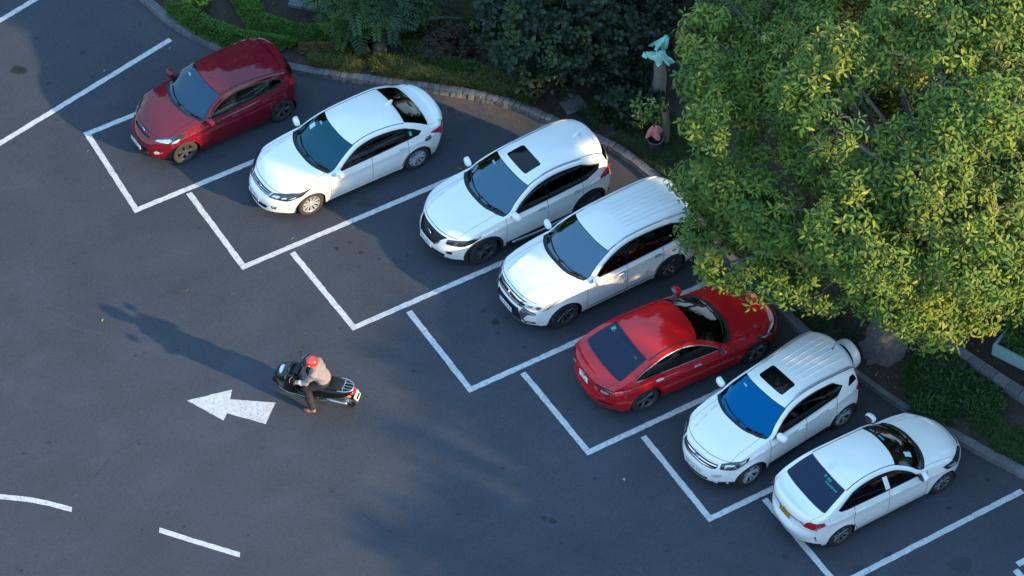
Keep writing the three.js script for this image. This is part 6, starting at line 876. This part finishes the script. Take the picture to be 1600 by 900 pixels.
{ // fallen leaves
  const it = []; for (let i = 0; i < 900; i++) { const x = rr(-8, 11), z = rr(-9, 6), k = kerbNear(x, z); if (k.d < .3 || k.d > 3.5) continue; it.push({ p: V3(x, bedH(x, z) + .015, z), n: V3(rr(-.4, .4), 1, rr(-.4, .4)).normalize(), s: rr(.5, 1.1), c: pick([[.16, .08, .03], [.12, .06, .025], [.20, .13, .05], [.10, .07, .04]]) }); }
  for (let i = 0; i < 420; i++) { const a = rr(0, 6.28), q = .5 + 1.5 * rnd(), x = 7.9 + q * Math.cos(a), z = 2.5 + q * Math.sin(a) * .8; if (kerbNear(x, z).d > .28) it.push({ p: V3(x, bedH(x, z) + .015, z), n: V3(rr(-.4, .4), 1, rr(-.4, .4)).normalize(), s: rr(.6, 1.3), c: pick([[.16, .08, .03], [.12, .06, .025], [.20, .13, .05], [.10, .07, .04], [.26, .17, .06]]) }); }
  for (const [x, z, c] of [[-7.9, -7.25, [.12, .18, .04]], [-9.35, -6.5, [.2, .22, .04]], [-8.76, 1.2, [.5, .35, .03]], [-7.0, .33, [.3, .10, .03]], [-7.1, 2.05, [.06, .04, .02]], [-3.5, -5.0, [.08, .10, .03]], [-5.6, -3.0, [.1, .13, .04]], [-1.15, -3.35, [.12, .14, .06]], [3.15, 4.75, [.12, .08, .05]], [5.55, -.1, [.2, .12, .05]], [-4.3, -2.6, [.1, .12, .04]], [-4.8, -1.2, [.2, .16, .05]], [2.3, 5.6, [.4, .38, .36]], [-9.5, -3.9, [.2, .2, .08]], [9.6, 4.1, [.2, .12, .05]], [-.2, 3.9, [.2, .1, .08]]]) it.push({ p: V3(x, .012, z), n: V3(rr(-.2, .2), 1, rr(-.2, .2)).normalize(), s: rr(.8, 1.1), c: lin(...c) });
  tag(scatter('fallen_leaves', scene, leafG(.10, .045, .25).translate(0, .004, -.05), leafM({ transmission: 0 }), it), 'dry fallen leaves scattered over the bed and asphalt', 'leaves');
}
// --- trees outside the picture whose shade falls over the near bays ---
[[16.0, 8.75, 4.9, 1.1], [16.3, 10.4, 5.8, 1.5], [16.0, 12.2, 6.3, 1.6], [16.3, 14.1, 6.4, 1.6], [16.0, 16.1, 6.2, 1.6], [16.3, 18.2, 6.6, 1.6], [16.1, 20.4, 6.0, 1.6]].forEach(([x, z, h, r], i) => bush('roadside_tree', ['low bushy tree nearest the car park entrance', 'second bushy tree outside the right edge', 'third bushy tree outside the right edge', 'fourth bushy tree outside the right edge', 'fifth bushy tree outside the right edge', 'sixth bushy tree outside the right edge', 'last bushy tree of the row outside the right edge'][i], 'tree', [x, .1, z], [x, h * .52, z], [r, h * .47, r], 54, [.55, .85], 11, roundSprig, [[.03, .065, .02], [.04, .08, .02]], darkLeaf, { stem: .12, group: 'trees along the unseen side of the car park', foliage: 'crown', trunk: 'trunk' }));

var park = {};
// --- shrubs just outside the right edge that keep the low sun off the slope ---
[[12.3, 3.4, 2.5], [12.9, 4.9, 2.3], [12.4, 1.9, 2.6], [12.1, .5, 2.6]].forEach(([x, z, h], i) => bush('roadside_shrub', ['shrub outside the right edge below the planter', 'shrub outside the right edge nearest the kerb', 'shrub outside the right edge beside the planter', 'shrub outside the right edge furthest from the kerb'][i], 'shrub', [x, .1, z], [x, h * .5, z], [.8, h * .5, .85], 26, [.35, .55], 11, roundSprig, [[.03, .065, .02], [.04, .08, .02]], darkLeaf, { stem: .06, group: 'shrubs outside the right edge' }));
// --- tall park trees behind the bed, outside the picture: the car roofs mirror their tops ---
[[-11, -16.2, 12.5], [-6.8, -17.0, 14], [-2.6, -16.2, 14.5], [1.6, -16.8, 17], [6.0, -16.4, 17.5], [10.6, -17, 16.5], [15.2, -15.5, 15.5]].forEach(([x, z, h], i) => bush('park_tree', ['tall park tree furthest left behind the bed', 'tall park tree second from the left behind the bed', 'tall park tree third from the left behind the bed', 'tall park tree in the middle behind the bed', 'tall park tree third from the right behind the bed', 'tall park tree second from the right behind the bed', 'tall park tree furthest right behind the bed'][i], 'tree', [x, .1, z], [x, h * .62, z], [2.7, h * .38, 2.5], 60, [.9, 1.5], 2.6, park.g ??= sprig(8, .36, .17, { up: 1.0, down: -.5, stem: .2 }), [[.03, .06, .018], [.04, .08, .02], [.05, .09, .022]], darkLeaf, { stem: .28, group: 'tall trees behind the bed', foliage: 'crown', trunk: 'trunk' }));
// ---------- walls, stumps, bags and other things in the bed ----------
function wallRun(name, label, P, h, w, len, base) { // low wall: hewn face stones and a coping of single blocks
  const T = thing(name, P[0][0], base, P[0][1]); tag(T, label, 'wall'); const c = new THREE.CatmullRomCurve3(P.map(p => V3(p[0], 0, p[1]))), L = c.getLength(); let t = 0, n = 0; const cop = [0, 1, 2].map(() => stoneGeo(len * .97, .09, w, .006)), face = [0, 1, 2].map(() => stoneGeo(len * .985, h, w * .82, .008));
  while (t < L) { const p = c.getPointAt(Math.min(1, (t + len / 2) / L)), d = c.getTangentAt(Math.min(1, (t + len / 2) / L)), ry = Math.atan2(-d.z, d.x); const a = mesh('face_stone', face[n % 3], stoneMats[Math.floor(rnd() * 2)], T), b = mesh('coping_stone', cop[(n + 1) % 3], stoneMats[1 + Math.floor(rnd() * 3)], T); for (const [o, y] of [[a, -.08], [b, h - .08]]) { o.position.set(p.x - P[0][0], y + rr(-.004, .004), p.z - P[0][1]); o.rotation.y = ry + rr(-.01, .01); } n++; t += len; }
}
wallRun('retaining_wall', 'low stone retaining wall at the right edge behind the grass slope', [[8.0, 1.0], [8.67, 1.73], [9.04, 2.18], [9.41, 2.54], [9.91, 3.03], [10.40, 3.49], [11.2, 4.2], [12.4, 5.2]], .42, .24, .34, .12);
wallRun('stone_edging', 'pale stone edging of the lawn at the top of the bed', [[-5.2, -8.62], [-4.04, -8.30], [-3.0, -8.10], [-1.63, -7.99], [-.5, -7.88], [.8, -7.7]], .12, .22, .36, .10);
{ // turquoise planter box
  const T = thing('planter_box', 10.85, .45, 2.62, -.62); tag(T, 'pale turquoise planter box with seedlings at the right edge', 'planter'); const m = std(lin(.22, .36, .34), .65);
  for (const [w, d, x, z] of [[1.3, .07, 0, .38], [1.3, .07, 0, -.38], [.07, .69, .615, 0], [.07, .69, -.615, 0]]) mesh('side_board', box(w, .34, d, x, .17, z, .015), m, T);
  mesh('soil', box(1.15, .04, .68, 0, .26, 0, .01), std(lin(.03, .024, .018), .95), T);
  for (let i = 0; i < 4; i++) mesh('foot', box(.08, .5, .08, (i % 2 ? 1 : -1) * .52, -.2, (i < 2 ? 1 : -1) * .28, .01), m, T);
  const it = []; for (let i = 0; i < 150; i++) it.push({ p: V3(rr(-.5, .5), .29 + rr(0, .16), rr(-.28, .28)), n: V3(rr(-.5, .5), 1, rr(-.5, .5)).normalize(), s: rr(.8, 1.4), c: pick([[.05, .13, .02], [.07, .16, .02], [.03, .08, .02]]) });
  scatter('seedlings', T, sprig(7, .1, .04, { up: 1.2, down: -.1, stem: .08 }), hedge.m, it);
}
bush('leafy_plant', 'green leafy plant beside the turquoise planter box', 'plant', [11.1, .4, 1.7], [11.1, .95, 1.7], [.8, .5, .6], 22, [.2, .32], 26, roundSprig, [[.035, .09, .02], [.05, .12, .02]], darkLeaf, { stem: .03 });
const paleWood = std(lin(.42, .27, .13), .85), greyWood = bark;
function brokenTop(y, r, n, h) { const g = []; for (let i = 0; i < n; i++) { const a = i / n * 6.283 + rr(-.2, .2), q = r * rr(.35, .85); g.push(plain(new THREE.ConeGeometry(r * .32, h * rr(.4, 1), 5).translate(0, h * .3, 0).rotateZ(rr(-.25, .25)).rotateX(rr(-.25, .25)).translate(q * Math.cos(a), y, q * Math.sin(a)))); } return g; }
{
  const T = thing('broken_stump', -3.03, .1, -7.05); tag(T, 'splintered tree stump with pale torn wood below the feathery tree', 'stump');
  mesh('trunk', trunkG([[0, -.08, 0], [.0, .25, -.02], [-.02, .55, -.05]], [.22, .15, .13], 12, .12), greyWood, T); mesh('torn_wood', brokenTop(.56, .13, 8, .32), paleWood, T);
  const D = thing('broken_branch', -3.12, .1, -7.72); tag(D, 'thin snapped branch with a pale torn end behind the stump', 'branch'); mesh('stem', trunkG([[0, -.05, 0], [.02, .5, 0], [.0, 1.0, .02]], [.05, .045, .04], 8), greyWood, D); mesh('torn_wood', brokenTop(1.0, .06, 5, .16), paleWood, D);
}
function drape(r, h, folds, ragged, sd) { // a thin plastic or cloth sheet caught at its top and hanging in folds with a torn hem
  const nu = 56, nv = 16, pos = [], idx = []; for (let j = 0; j <= nv; j++) for (let i = 0; i <= nu; i++) { const v = j / nv, u = i / nu * Math.PI * 2, tear = 1 - ragged * Math.pow(vnoise(Math.cos(u) * 2.2 + sd, Math.sin(u) * 2.2 + 5), 2) * 1.6, y = .04 - h * v * tear + .03 * Math.sin(u * 2 + sd), f = 1 + .42 * Math.sin(folds * u + sd + 1.5 * v) * v + .25 * (vnoise(i % nu * .5 + sd, j * .5) - .5), R = r * (.12 + 1.0 * Math.pow(v, .7) - .35 * v * v) * f; pos.push(R * Math.cos(u) * 1.2 + .12 * v * v * Math.cos(sd), y, R * Math.sin(u) * .8); }
  for (let j = 0; j < nv; j++) for (let i = 0; i < nu; i++) { const a = j * (nu + 1) + i; idx.push(a, a + 1, a + nu + 1, a + 1, a + nu + 2, a + nu + 1); }
  const g = new THREE.BufferGeometry(); g.setAttribute('position', new THREE.BufferAttribute(new Float32Array(pos), 3)); g.setIndex(idx); g.computeVertexNormals(); return plain(g);
}
{
  const T = thing('tree_stump', 3.30, .1, -5.15); tag(T, 'tall pale stump with torn turquoise plastic bags on top', 'stump'); mesh('trunk', trunkG([[.0, -.08, .05], [.0, .5, 0], [.02, 1.1, -.08], [.0, 1.5, -.1]], [.21, .17, .15, .13], 14, .1), std(0xffffff, .95, { map: barkTex, bumpMap: barkTex, bumpScale: .03, color: lin(1.15, 1.1, 1.0) }), T);
  const tq = phys(lin(.34, .70, .60), .45, { transmission: .25, thickness: 0 });
  for (const [x, y, z, tilt, r, h, sd, lab] of [[3.26, 1.95, -5.06, .25, .17, .46, 1, 'turquoise plastic bag hanging from the front of the stump'], [3.42, 2.18, -5.30, -.35, .16, .40, 4, 'turquoise plastic bag on the highest part of the stump'], [2.99, 1.86, -5.12, .5, .15, .28, 7, 'torn turquoise plastic bag on the left of the stump']]) { const b = mesh(numbered('plastic_bag'), drape(r, h, 5, .6, sd).rotateZ(tilt), tq, scene); b.position.set(x, y, z); tag(b, lab, 'bag', 'turquoise bags on the stump'); }
  const U = thing('tree_stump', 3.42, .1, -4.05); tag(U, 'slender pale stump beside the pink bundle', 'stump'); mesh('trunk', trunkG([[0, -.08, 0], [.02, .5, -.03], [-.01, 1.0, -.05]], [.11, .09, .07], 12, .1), std(0xffffff, .95, { map: barkTex, color: lin(.8, .75, .68) }), U);
  const pk = mesh('pink_cloth', drape(.17, .30, 4, .3, 2).rotateZ(.2), std(lin(.52, .20, .18), .8), scene); pk.position.set(3.17, .74, -3.92); tag(pk, 'crumpled pink cloth bundle by the slender stump', 'cloth');
  const pot = thing('grey_bucket', 3.2, .1, -3.86); tag(pot, 'dark grey bucket under the pink cloth', 'bucket'); mesh('body', new THREE.LatheGeometry([[.001, .0], [.13, .0], [.17, .32], [.18, .33], [.165, .34], [.13, .06], [.001, .05]].map(p => new THREE.Vector2(...p)), 24), std(lin(.05, .055, .06), .6), pot); mesh('rim', new THREE.TorusGeometry(.175, .012, 8, 28).rotateX(Math.PI / 2).translate(0, .33, 0), std(lin(.07, .075, .08), .5), pot);
}
bush('yellow_flowering_plant', 'small plant with pale yellow-green leaves above the pink cloth', 'plant', [3.15, .1, -4.45], [3.1, .75, -4.4], [.45, .32, .3], 12, [.12, .18], 30, sprig(4, .11, .06, { up: .9, down: -.2, stem: .06 }), [[.10, .17, .02], [.2, .24, .04], [.05, .11, .02], [.35, .36, .16]], leafM(), { stem: .02 });
bush('ground_shrub', 'low dark shrub in front of the tall stump', 'shrub', [2.75, .1, -4.9], [2.75, .42, -4.95], [.7, .38, .5], 18, [.2, .32], 30, roundSprig, [[.012, .032, .013], [.016, .038, .014]], darkLeaf, { stem: .03 });
{ const s = mesh('paving_slab', box(.52, .05, .42, 0, 0, 0, .012).rotateY(.5).rotateX(.06), stoneMats[0], scene); s.position.set(1.40, .16, -5.22); tag(s, 'grey paving slab lying at the foot of the dark shrub', 'slab'); const b = mesh('brick', box(.2, .09, .10, 0, 0, 0, .006).rotateY(-.1), std(lin(.36, .12, .055), .9), scene); b.position.set(1.18, .18, -4.58); tag(b, 'single orange brick behind the kerb', 'brick');
  const pp = mesh('thin_pipe', bar([-2.98, .2, -7.6], [-2.2, .2, -7.58], .014), std(lin(.3, .32, .33), .5), scene); tag(pp, 'thin grey pipe lying between the stump and the hedge', 'pipe'); }
renderer.render(scene, camera);
